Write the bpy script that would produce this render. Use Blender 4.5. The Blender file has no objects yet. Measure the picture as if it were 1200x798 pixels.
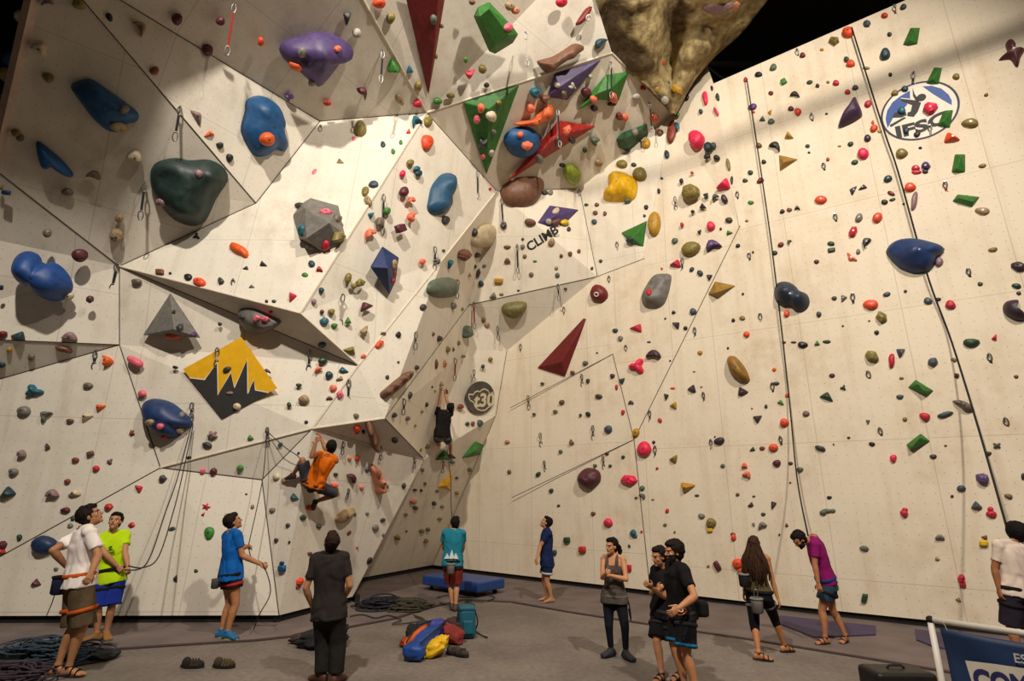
import bpy, bmesh, math, random
import numpy as np
from mathutils import Vector, Matrix
from mathutils.bvhtree import BVHTree
rnd = random.Random(7)
C = bpy.context.scene.collection
W, H = 1200, 798
F = 620.0
PITCH = math.atan(185 / F)
ROLL = math.radians(0.8)
CAMZ = 2.1
CAM = Vector((0, 0, CAMZ))
FWD = Vector((0, math.cos(PITCH), math.sin(PITCH)))
UP = Vector((0, -math.sin(PITCH), math.cos(PITCH)))
RT0 = Vector((1, 0, 0)); UP0 = UP
RT = RT0 * math.cos(ROLL) + UP0 * math.sin(ROLL); UP = UP0 * math.cos(ROLL) - RT0 * math.sin(ROLL)

def ray(px, py):                       # direction with unit depth along the lens axis
    return FWD + RT * ((px - 600) / F) - UP * ((py - 399) / F)
def at_y(px, py, y):
    d = ray(px, py); return CAM + d * (y / d.y)
def at_z(px, py, z=0.0):
    d = ray(px, py); return CAM + d * ((z - CAMZ) / d.z)
def at_d(px, py, depth):
    return CAM + ray(px, py) * depth
def depth_of(p): return (Vector(p) - CAM).dot(FWD)
def pix(p):
    v = Vector(p) - CAM; d = v.dot(FWD)
    return (600 + F * v.dot(RT) / d, 399 - F * v.dot(UP) / d)
def on_plane(px, py, p0, n):
    d = ray(px, py); return CAM + d * ((p0 - CAM).dot(n) / d.dot(n))

cam_data = bpy.data.cameras.new('camera'); cam = bpy.data.objects.new('camera', cam_data)
C.objects.link(cam); cam.location = CAM
cam.rotation_euler = Matrix((RT, UP, -FWD)).transposed().to_euler()
cam_data.sensor_width = 36; cam_data.lens = F / 1200 * 36; cam_data.clip_end = 200
bpy.context.scene.camera = cam

# ------------------------------------------------------------------ materials
MATS = {}
def srgb(c):
    if isinstance(c, str):
        c = [int(c[i:i + 2], 16) / 255 for i in (0, 2, 4)]
    return tuple((x / 12.92 if x <= 0.04045 else ((x + 0.055) / 1.055) ** 2.4) for x in c) + (1,)
def mat(name, col, rough=0.6, var=0.12, scale=8.0, bump=0.0, metal=0.0, spec=0.4, emit=0.0):
    if name in MATS: return MATS[name]
    m = bpy.data.materials.new(name); m.use_nodes = True; nt = m.node_tree; b = nt.nodes['Principled BSDF']
    col = srgb(col) if isinstance(col, str) else tuple(col) + (1,)
    tc = nt.nodes.new('ShaderNodeTexCoord'); nz = nt.nodes.new('ShaderNodeTexNoise')
    nz.inputs['Scale'].default_value = scale; nz.inputs['Detail'].default_value = 5
    nt.links.new(tc.outputs['Object'], nz.inputs['Vector'])
    rp = nt.nodes.new('ShaderNodeValToRGB')
    rp.color_ramp.elements[0].position = 0.3; rp.color_ramp.elements[1].position = 0.7
    rp.color_ramp.elements[0].color = tuple(x * (1 - var) for x in col[:3]) + (1,)
    rp.color_ramp.elements[1].color = tuple(min(1, x * (1 + var) + 0.01 * var) for x in col[:3]) + (1,)
    nt.links.new(nz.outputs['Fac'], rp.inputs['Fac']); nt.links.new(rp.outputs['Color'], b.inputs['Base Color'])
    b.inputs['Roughness'].default_value = rough; b.inputs['Metallic'].default_value = metal
    b.inputs['Specular IOR Level'].default_value = spec
    if bump:
        bp = nt.nodes.new('ShaderNodeBump'); bp.inputs['Strength'].default_value = bump; bp.inputs['Distance'].default_value = 0.02
        nt.links.new(nz.outputs['Fac'], bp.inputs['Height']); nt.links.new(bp.outputs['Normal'], b.inputs['Normal'])
    if emit:
        nt.links.new(rp.outputs['Color'], b.inputs['Emission Color']); b.inputs['Emission Strength'].default_value = emit
    MATS[name] = m; return m

# ------------------------------------------------------------------ objects
def new_mesh(name, verts, faces, m=None, parent=None, smooth=False, origin=None):
    """links ONE mesh object; verts are world positions, origin becomes the object's own base"""
    if parent is not None and origin is None: origin = parent.matrix_world_loc
    o0 = Vector(origin) if origin is not None else Vector((0, 0, 0))
    me = bpy.data.meshes.new(name)
    me.from_pydata([tuple(Vector(v) - o0) for v in verts], [], faces); me.validate()
    if isinstance(m, (list, tuple)):
        for x in m: me.materials.append(x)
    elif m: me.materials.append(m)
    bm = bmesh.new(); bm.from_mesh(me); bmesh.ops.recalc_face_normals(bm, faces=bm.faces); bm.to_mesh(me); bm.free()
    if smooth: me.polygons.foreach_set('use_smooth', [True] * len(me.polygons))
    o = bpy.data.objects.new(name, me); C.objects.link(o)
    if parent is None: o.location = o0
    else: o.parent = parent.obj
    return o
class Root:                                 # an Empty at a thing's base
    def __init__(s, name, loc, label, cat, group=None):
        s.obj = bpy.data.objects.new(name, None); s.obj.empty_display_size = 0.1
        C.objects.link(s.obj); s.obj.location = loc; s.matrix_world_loc = Vector(loc)
        tag(s.obj, label, cat, group)
class Sub:                                  # a mesh that carries sub-parts
    def __init__(s, obj, loc): s.obj = obj; s.matrix_world_loc = Vector(loc)
def tag(o, label=None, cat=None, group=None, kind=None):
    if label: o['label'] = label
    if cat: o['category'] = cat
    if group: o['group'] = group
    if kind: o['kind'] = kind
    return o
class MB:                                   # mesh builder
    def __init__(s): s.v = []; s.f = []
    def add(s, vs, fs):
        n = len(s.v); s.v += [Vector(v) for v in vs]; s.f += [tuple(i + n for i in f) for f in fs]; return s
    def box(s, c, sx, sy, sz, ax=None):
        c = Vector(c); ax = ax or (Vector((1, 0, 0)), Vector((0, 1, 0)), Vector((0, 0, 1)))
        vs = [c + ax[0] * (sx / 2 * i) + ax[1] * (sy / 2 * j) + ax[2] * (sz / 2 * k) for i in (-1, 1) for j in (-1, 1) for k in (-1, 1)]
        return s.add(vs, [(0, 1, 3, 2), (4, 6, 7, 5), (0, 4, 5, 1), (2, 3, 7, 6), (0, 2, 6, 4), (1, 5, 7, 3)])
    def tube(s, pts, r, n=6, closed=False, flat=1.0, up=None):
        pts = [Vector(p) for p in pts]; k = len(pts)
        rs = r if isinstance(r, (list, tuple)) else [r] * k
        vs = []; prev = None
        for i, p in enumerate(pts):
            a = pts[(i - 1) % k] if (closed or i > 0) else p; b = pts[(i + 1) % k] if (closed or i < k - 1) else p
            t = (b - a).normalized() if (b - a).length > 1e-9 else Vector((0, 0, 1))
            if prev is None:
                ref = up or (Vector((0, 0, 1)) if abs(t.z) < 0.9 else Vector((1, 0, 0))); u = (ref - t * ref.dot(t)).normalized()
            else:
                u = prev - t * prev.dot(t); u = u.normalized() if u.length > 1e-6 else prev
            prev = u; w = t.cross(u)
            for j in range(n):
                th = 2 * math.pi * j / n; vs.append(p + u * (math.cos(th) * rs[i]) + w * (math.sin(th) * rs[i] * flat))
        fs = []
        for i in range(k if closed else k - 1):
            for j in range(n):
                a = i * n + j; b = i * n + (j + 1) % n; c = ((i + 1) % k) * n
                fs.append((a, b, c + (j + 1) % n, c + j))
        if not closed: fs += [tuple(range(n))[::-1], tuple(range((k - 1) * n, k * n))]
        return s.add(vs, fs)
    def ball(s, c, rx, ry=None, rz=None, ax=None, nu=12, nv=8):
        ry = ry or rx; rz = rz or rx; c = Vector(c)
        ax = ax or (Vector((1, 0, 0)), Vector((0, 1, 0)), Vector((0, 0, 1)))
        vs = [c + ax[2] * rz]; fs = []
        for i in range(1, nv):
            ph = math.pi * i / nv
            for j in range(nu):
                th = 2 * math.pi * j / nu
                vs.append(c + ax[0] * (rx * math.sin(ph) * math.cos(th)) + ax[1] * (ry * math.sin(ph) * math.sin(th)) + ax[2] * (rz * math.cos(ph)))
        vs.append(c - ax[2] * rz); L = len(vs) - 1
        for j in range(nu): fs.append((0, 1 + j, 1 + (j + 1) % nu)); fs.append((L, L - nu + (j + 1) % nu, L - nu + j))
        for i in range(nv - 2):
            for j in range(nu):
                a = 1 + i * nu + j; b = 1 + i * nu + (j + 1) % nu; fs.append((a, a + nu, b + nu, b))
        return s.add(vs, fs)
    def build(s, name, m=None, parent=None, smooth=False, origin=None):
        return new_mesh(name, s.v, s.f, m, parent, smooth, origin)
def spline(pts, n=8, closed=False):         # Catmull-Rom through the given points
    pts = [Vector(p) for p in pts]; k = len(pts); out = []
    for i in range(k if closed else k - 1):
        p0 = pts[(i - 1) % k] if (closed or i > 0) else pts[i]; p1 = pts[i]; p2 = pts[(i + 1) % k]
        p3 = pts[(i + 2) % k] if (closed or i < k - 2) else p2
        for j in range(n):
            t = j / n
            out.append(0.5 * ((2 * p1) + (p2 - p0) * t + (2 * p0 - 5 * p1 + 4 * p2 - p3) * t * t + (3 * p1 - p0 - 3 * p2 + p3) * t ** 3))
    if not closed: out.append(pts[-1])
    return out
# ------------------------------------------------------------------ the climbing wall: facets solved as true planes
ZB = 0.13
# pixel corner, then a guess of its distance into the hall ('z' = stands on the plinth line, 'p' = lies in the right wall's plane)
VX = {
 'b0': (-126, 722, 'z'), 'b1': (327, 721, 'z'), 'b2': (413, 699, 'z'),
 'cl': (385, 684, 'z'), 'c': (507, 662, 'z'), 'r0': (762, 692, 'p'),
 'k548': (188, 548, 9.8), 'k562': (307, 562, 9.9), 'k502': (366, 502, 9.0), 'k538': (497, 538, 12.6), 'k490': (451, 490, 9.6),
 'k404': (140, 404, 9.7), 'k312': (140, 312, 9.6), 'w444': (-150, 487, 9.6), 'w398': (-150, 392, 8.9),
 'w205': (-8, 197, 7.9), 'w250': (-150, 250, 8.8), 'd50': (50, -55, 5.4), 'd238': (300, 238, 8.9), 'd142': (375, 142, 8.8),
 'd132': (500, 132, 9.9), 'd55': (395, -55, 7.0), 'u62': (717, 62, 10.4), 'u55': (681, -55, 9.2),
 'f367': (352, 367, 9.25), 'f428': (420, 428, 9.35), 'f224': (582, 224, 15.3), 'f305': (518, 305, 11.0),
 'q538': (497, 538, 16.5), 'q357': (550, 357, 17.6), 'q410': (548, 410, 17.4), 't411': (594, 411, 'p'), 't487': (581, 487, 19.4),
 't324': (700, 324, 'p'), 't303': (755, 303, 13.8), 't415': (718, 415, 'p'), 't515': (743, 515, 'p'),
 'g221': (679, 221, 16.2), 'g133': (788, 133, 12.4), 'p70': (826, 70, 12.3), 'p98': (836, 98, 'p'), 'p265': (867, 265, 'p'),
}
rb = [at_z(600, 674, ZB), at_z(875, 705, ZB), at_z(1090, 727, ZB)]
RD = (rb[2] - rb[0]); RD.z = 0; RD.normalize()
RN = Vector((RD.y, -RD.x, 0)); RN = RN if RN.y < 0 else -RN
RP = rb[0]
FACES = {
 'F6a': 'b0 k548 k562 b1', 'F5': 'b0 k548 k404 w444', 'W1': 'k404 w398 w444', 'F4': 'k404 k312 w205 w250 w398',
 'D1': 'k312 d238 d50 w205', 'D2': 'd50 d238 d142', 'DX': 'k312 d238 d142 d50 w205', 'D3': 'd50 d142 d132 d55', 'U1': 'd55 d132 u62 u55',
 'F1': 'k312 d238 d142 d132 f367', 'W2': 'k312 f367 f428', 'F3': 'k312 f428 k502 k548 k404', 'F2': 'd132 f224 f305 f428 f367',
 'W3': 'k548 k502 k562', 'F6b': 'k562 k502 b1', 'F6c': 'k502 k538 b2 b1', 'W4': 'k502 k490 k538', 'F7': 'k502 k490 f428', 'F7b': 'k490 q357 f305 f428',
 'F8': 'k490 q538 q410 q357', 'F9': 'q357 t411 t487 q538 q410', 'BK': 'q538 t487 c cl',
 'F15': 't411 t487 c r0 t515 t415 t324', 'T1': 'q357 t324 t411', 'T2': 't324 t303 t415', 'F11': 'f224 g221 t324 q357', 'F11b': 'f224 q357 f305', 'F12': 'g221 g133 t303 t324',
 'G1': 'd132 u62 g133 g221 f224', 'F13': 'p70 g133 t303 t415 t515 p265 p98',
}
FACES = {k: v.split() for k, v in FACES.items()}
PWT = 60
STRONG = {'k548': 5, 'k562': 6, 'k502': 6, 'k404': 4, 'k312': 4, 'd50': 4, 'd238': 3, 'd142': 3, 'd132': 3, 'd55': 4, 'u55': 3, 'u62': 2, 'f428': 3, 'f367': 7, 'f305': 2, 'q357': 6, 'k490': 2, 'f224': 8, 'g221': 8, 'd132': 4}
SOFT = {'D1': 1, 'DX': 0.7, 'D3': 2, 'F3': 10,  'F2': 2, 'F3': 2, 'G1': 2, 'F7b': 0.3, 'F6c': 0.25, 'F1': 2, 'F2': 2, 'F12': 0.5, 'BK': 0.3, 'F15': 3}
remap = lambda y: y + 0.3 if y < 10 else 10.3 + (y - 10) * 0.584
names = list(VX); iv = {n: i for i, n in enumerate(names)}; nf = len(FACES)
rows, rhs = [], []
N = len(names) + 3 * nf
for n in names:
    px, py, g = VX[n]; d = ray(px, py)
    if g == 'z': t = (ZB - CAMZ) / d.z; wt = 60
    elif g == 'p': t = (RP - CAM).dot(RN) / d.dot(RN); wt = 60
    else: t = remap(g) / d.y; wt = STRONG.get(n, 1.0)
    r = np.zeros(N); r[iv[n]] = wt * t; rows.append(r); rhs.append(wt)     # weight in relative depth
for k, (fn, vs) in enumerate(FACES.items()):
    wt = PWT * SOFT.get(fn, 1)
    for n in vs:
        px, py, g = VX[n]; r = np.zeros(N); b = len(names) + 3 * k
        r[iv[n]] = -wt; r[b] = wt * (px - 600) / F; r[b + 1] = wt * (py - 399) / F; r[b + 2] = wt
        rows.append(r); rhs.append(0)
sol = np.linalg.lstsq(np.array(rows), np.array(rhs), rcond=None)[0]
WV = {n: at_d(VX[n][0], VX[n][1], 1 / sol[iv[n]]) for n in names}
TOPR = [on_plane(1050, 5, RP, RN), on_plane(1400, -147, RP, RN)]
rb[1] = on_plane(875, 705, RP, RN); BOTR = [at_z(1400, 757, ZB)]
BOTR[0] = on_plane(1400, 759, RP, RN); BOTR[0].z = ZB

def wall_material(name, base, dot, stain, dotsize=0.045, warm=0.0):
    m = bpy.data.materials.new(name); m.use_nodes = True; nt = m.node_tree; L = nt.links.new
    b = nt.nodes['Principled BSDF']; b.inputs['Roughness'].default_value = 0.75; b.inputs['Specular IOR Level'].default_value = 0.25
    uv = nt.nodes.new('ShaderNodeUVMap'); uv.uv_map = 'UVMap'
    def math_(op, a, bb=None, c=None):
        n = nt.nodes.new('ShaderNodeMath'); n.operation = op
        for i, x in enumerate((a, bb, c)):
            if x is None: continue
            if isinstance(x, (int, float)): n.inputs[i].default_value = x
            else: L(x, n.inputs[i])
        return n.outputs[0]
    def noise(scale, detail=4, vec=None, rough=0.6):
        n = nt.nodes.new('ShaderNodeTexNoise'); n.inputs['Scale'].default_value = scale; n.inputs['Detail'].default_value = detail
        n.inputs['Roughness'].default_value = rough
        L(vec or tc.outputs['Object'], n.inputs['Vector']); return n
    tc = nt.nodes.new('ShaderNodeTexCoord')
    # T-nut holes on a grid whose rows wander a little
    jit = noise(3.0, 2, uv.outputs['UV'])
    mx = nt.nodes.new('ShaderNodeVectorMath'); mx.operation = 'MULTIPLY_ADD'; L(jit.outputs['Color'], mx.inputs[0])
    mx.inputs[1].default_value = (0.05, 0.05, 0); L(uv.outputs['UV'], mx.inputs[2])
    sp = nt.nodes.new('ShaderNodeSeparateXYZ'); L(mx.outputs[0], sp.inputs[0])
    dx = math_('SUBTRACT', math_('FRACT', math_('MULTIPLY', sp.outputs[0], 5.4)), 0.5)
    dy = math_('SUBTRACT', math_('FRACT', math_('MULTIPLY', sp.outputs[1], 5.4)), 0.5)
    rr = math_('SQRT', math_('ADD', math_('MULTIPLY', dx, dx), math_('MULTIPLY', dy, dy)))
    hole = math_('LESS_THAN', rr, dotsize * 1.15)
    # plywood sheet joints
    su = nt.nodes.new('ShaderNodeSeparateXYZ'); L(uv.outputs['UV'], su.inputs[0])
    fx = math_('ABSOLUTE', math_('SUBTRACT', math_('FRACT', math_('DIVIDE', su.outputs[0], 1.85)), 0.5))
    fy = math_('ABSOLUTE', math_('SUBTRACT', math_('FRACT', math_('DIVIDE', su.outputs[1], 2.6)), 0.5))
    seam = math_('MAXIMUM', math_('LESS_THAN', fx, 0.0035), math_('LESS_THAN', fy, 0.0022))
    n1 = noise(0.55, 5); n2 = noise(2.6, 6, None, 0.7); n3 = noise(30, 3)
    mapn = nt.nodes.new('ShaderNodeMapping'); mapn.inputs['Scale'].default_value = (2.2, 2.2, 0.25); L(tc.outputs['Object'], mapn.inputs['Vector'])
    n4 = noise(1.6, 4, mapn.outputs[0])
    def ramp(fac, p0, p1):
        r = nt.nodes.new('ShaderNodeMapRange'); r.inputs[1].default_value = p0; r.inputs[2].default_value = p1; L(fac, r.inputs[0]); return r.outputs[0]
    st = math_('MULTIPLY', ramp(n1.outputs['Fac'], 0.42, 0.72), ramp(n2.outputs['Fac'], 0.35, 0.7))
    st = math_('ADD', math_('MULTIPLY', st, 0.62), math_('MULTIPLY', ramp(n4.outputs['Fac'], 0.5, 0.75), 0.28))
    def mix(fac, a, bcol):
        n = nt.nodes.new('ShaderNodeMix'); n.data_type = 'RGBA'
        (L(fac, n.inputs[0]) if not isinstance(fac, float) else setattr(n.inputs[0], 'default_value', fac))
        if isinstance(a, tuple): n.inputs[6].default_value = a
        else: L(a, n.inputs[6])
        n.inputs[7].default_value = bcol
        return n.outputs[2]
    c = mix(st, srgb(base), srgb(stain))
    c = mix(math_('MULTIPLY', ramp(n3.outputs['Fac'], 0.5, 0.8), 0.10), c, srgb(stain))
    c = mix(math_('MULTIPLY', seam, 0.30), c, srgb(dot))
    c = mix(math_('MULTIPLY', hole, 0.62), c, srgb(dot))
    L(c, b.inputs['Base Color'])
    bp = nt.nodes.new('ShaderNodeBump'); bp.inputs['Strength'].default_value = 0.12; bp.inputs['Distance'].default_value = 0.01
    L(n3.outputs['Fac'], bp.inputs['Height']); L(bp.outputs['Normal'], b.inputs['Normal'])
    return m
M_WL = wall_material('painted_plywood', 'e0d8c9', '3a322a', 'b3a590', 0.034)
M_WR = wall_material('birch_plywood', 'e2d5bf', '3a2e22', 'b89f7a', 0.036)
M_WB = wall_material('painted_plywood_back', 'e2d8c6', '463c30', 'b8a98e', 0.03)

def facet_mesh(name, polys, m):
    """one wall object: facets as a thick sheet, each with its own metric UVs"""
    me = bpy.data.meshes.new(name); bm = bmesh.new(); uvl = bm.loops.layers.uv.new('UVMap'); cache = {}
    def vert(p):
        k = tuple(round(x, 4) for x in p)
        if k not in cache: cache[k] = bm.verts.new(p)
        return cache[k]
    for P in polys:
        P = [Vector(p) for p in P]
        f = bm.faces.new([vert(p) for p in P]); f.normal_update()
        c = sum(P, Vector()) / len(P)
        if f.normal.dot(CAM - c) < 0: f.normal_flip(); f.normal_update()
        n = f.normal; u = Vector((0, 0, 1)).cross(n)
        u = u.normalized() if u.length > 0.05 else Vector((1, 0, 0)); v = n.cross(u)
        for l in f.loops: l[uvl].uv = (l.vert.co.dot(u) + 50, l.vert.co.dot(v) + 50)
    bmesh.ops.triangulate(bm, faces=[f for f in bm.faces if len(f.verts) > 3])
    bm.to_mesh(me); bm.free(); me.materials.append(m)
    o = bpy.data.objects.new(name, me); C.objects.link(o); o['kind'] = 'structure'
    s = o.modifiers.new('board_thickness', 'SOLIDIFY'); s.thickness = 0.03; s.offset = -1.0
    return o
g = WV
LEFT = 'F6a F5 W1 F4 D1 D2 D3 U1 F1 W2 F3 F2 W3 F6b F6c W4 F7 F7b'.split()
BACK = 'F8 F9 BK F11 F11b F12 G1 T1'.split()
P = {k: [g[n] for n in v] for k, v in FACES.items() if k != 'DX'}
P['return'] = [g['k538'], g['b2'], g['cl'], g['q538']]
P['fill'] = [g['k490'], g['k538'], g['q538']]
P['F14'] = [g['p98'], g['p265'], g['t515'], g['r0'], rb[1], rb[2], BOTR[0], TOPR[1], TOPR[0]]
P['Lout'] = [g['b0'], g['w444'], Vector((-16, 9.9, 3.4)), Vector((-16, 9.9, ZB))]
_a, _c = g['d50'], g['d55']; _m = _a.lerp(_c, .52)      # unseen roof board extension, added above the view to shade the left overhang
P['D3x'] = [_a, _m, Vector((_m.x + .05, 3.3, _m.z + .1)), Vector((_a.x - .1, 3.1, _a.z + .3))]
LEFT.append('D3x')
facet_mesh('wall_left', [P[k] for k in LEFT] + [P['return'], P['fill']], M_WL)
facet_mesh('wall_back', [P[k] for k in BACK], M_WB)
facet_mesh('wall_right', [P[k] for k in ('F15', 'T2', 'F13', 'F14')], M_WR)

# surface that holds are bolted on: ray through a pixel -> point + normal
_bv, _bf = [], []
for k, poly in P.items():
    n = len(_bv); _bv += [Vector(p) for p in poly]
    for i in range(1, len(poly) - 1): _bf.append((n, n + i, n + i + 1))
TREE = BVHTree.FromPolygons(_bv, _bf)
def hit(px, py):
    d = ray(px, py).normalized(); loc, nor, i, dist = TREE.ray_cast(CAM, d)
    if loc is None: return None, None
    if nor.dot(d) > 0: nor = -nor
    return loc, nor

# joints: dark gaps where sheets meet, pale battens on the outer corners
def edge_strip(name, pairs, r, m, push):
    b = MB()
    for a, c in pairs:
        pa, pc = g[a] if isinstance(a, str) else a, g[c] if isinstance(c, str) else c
        mid = (pa + pc) / 2; off = (CAM - mid).normalized() * push
        b.tube([pa + off, pc + off], r, 6)
    o = b.build(name, m); o['kind'] = 'structure'; return o
M_DARKJ = mat('joint_gap', '4a4036', 0.9, 0.2); M_PALE = mat('pale_batten', 'd9cdb8', 0.6, 0.08)
edge_strip('trim_1', [('k312', 'w205'), ('k312', 'd238'), ('d238', 'd50'), ('d142', 'd50'), ('d238', 'd142'), ('d142', 'd132'), ('k312', 'k404'), ('k404', 'k548'),
    ('k404', 'w444'), ('k404', 'w398'), ('b0', 'k548'), ('k562', 'b1'), ('k548', 'k562'), ('d132', 'f224'), ('f224', 'g221'), ('g221', 't324'), ('t324', 'q357'), ('k312', 'f428'), ('k490', 'k538'),
    ('t324', 't303'), ('t487', 't411'), ('t487', 'c'), ('k562', 'k502'), ('q538', 'q357'), ('t415', 't515'), ('t515', 'r0'), ('k490', 'q357'),
    ('p265', 't515'), (on_plane(598, 478, RP, RN), 't415'), (on_plane(600, 583, RP, RN), 't515')], 0.009, M_DARKJ, 0.004)
edge_strip('trim_2', [('d132', 'u62'), ('f224', 'f305'), ('f305', 'f428'), ('f428', 'k502'), ('f367', 'd132'), ('f367', 'f428'), ('f367', 'k312'), ('k548', 'k502'),
    ('k502', 'k490'), ('g133', 'u62'), ('g133', 't303'), ('p70', 'g133'), ('p70', 'p265'), ('k502', 'k538'), ('d132', 'd55')], 0.022, M_PALE, 0.0)

# board edge that closes the left overhang, and the dim side wall seen past it
eb = [at_y(37, 0, g['d50'].y + 0.9), at_y(-1, 158, g['w205'].y - 0.3)]
MB().tube([g['d50'], g['w205']], 0.09, 4).build('trim_3', mat('board_edge', 'c0a898', 0.7, 0.1))['kind'] = 'structure'

# black plinth under the boards
M_BLACK = mat('black_plinth', '17130f', 0.8, 0.2)
def plinth(name, pts):
    b = MB()
    for a, c in zip(pts[:-1], pts[1:]):
        a, c = Vector(a), Vector(c); t = (c - a).normalized(); n = Vector((t.y, -t.x, 0)); n = n if n.dot(CAM - a) > 0 else -n
        q = [a - n * 0.06, c - n * 0.06, c - n * 0.16, a - n * 0.16]
        b.add([Vector((p.x, p.y, 0.0)) for p in q] + [Vector((p.x, p.y, ZB + 0.02)) for p in q],
              [(0, 1, 5, 4), (1, 2, 6, 5), (2, 3, 7, 6), (3, 0, 4, 7), (4, 5, 6, 7), (3, 2, 1, 0)])
    o = b.build(name, M_BLACK); o['kind'] = 'structure'
plinth('baseboard_left', [(-16, 9.8, 0), g['b0'], g['b1'], g['b2'], g['cl']])
plinth('baseboard_back', [g['cl'], g['c']])
plinth('baseboard_right', [g['c'], g['r0'], rb[1], rb[2], BOTR[0]])
# ------------------------------------------------------------------ colours of the plastic
COL = {'k': ('1d1a19', 'black'), 'dg': ('3b3938', 'dark grey'), 'g': ('77726a', 'grey'), 'lg': ('aaa498', 'light grey'), 'r': ('b3271d', 'red'),
 'dr': ('6e1c19', 'dark red'), 'cr': ('c02038', 'crimson'), 'hp': ('e0284f', 'hot pink'), 'p': ('dd6578', 'pink'), 'o': ('d65a18', 'orange'),
 'ro': ('dc4a24', 'red-orange'), 'co': ('e26d4e', 'coral'), 'm': ('56202a', 'maroon'), 'mv': ('8a6d70', 'mauve'), 'pu': ('54386c', 'purple'),
 'dp': ('35242f', 'dark purple'), 'b': ('174b7a', 'blue'), 'db': ('1b3054', 'navy blue'), 't': ('1f5f70', 'teal'), 'dt': ('213c45', 'dark teal'),
 'gn': ('3c7a2e', 'green'), 'dgn': ('234028', 'dark green'), 'gg': ('56604f', 'grey-green'), 'ol': ('7d6d30', 'olive'), 'mu': ('b0831f', 'mustard'),
 'y': ('dbb416', 'yellow'), 'br': ('6b4430', 'brown'), 'rb': ('7c3524', 'red-brown'), 'tn': ('9a8160', 'tan'), 'cm': ('c8b89c', 'cream'), 'sl': ('3f4a55', 'slate'), 'gb': ('6e6152', 'grey-brown'),
 'lm': ('8c9a30', 'lime green'), 'sa': ('c07a5c', 'salmon')}
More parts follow.
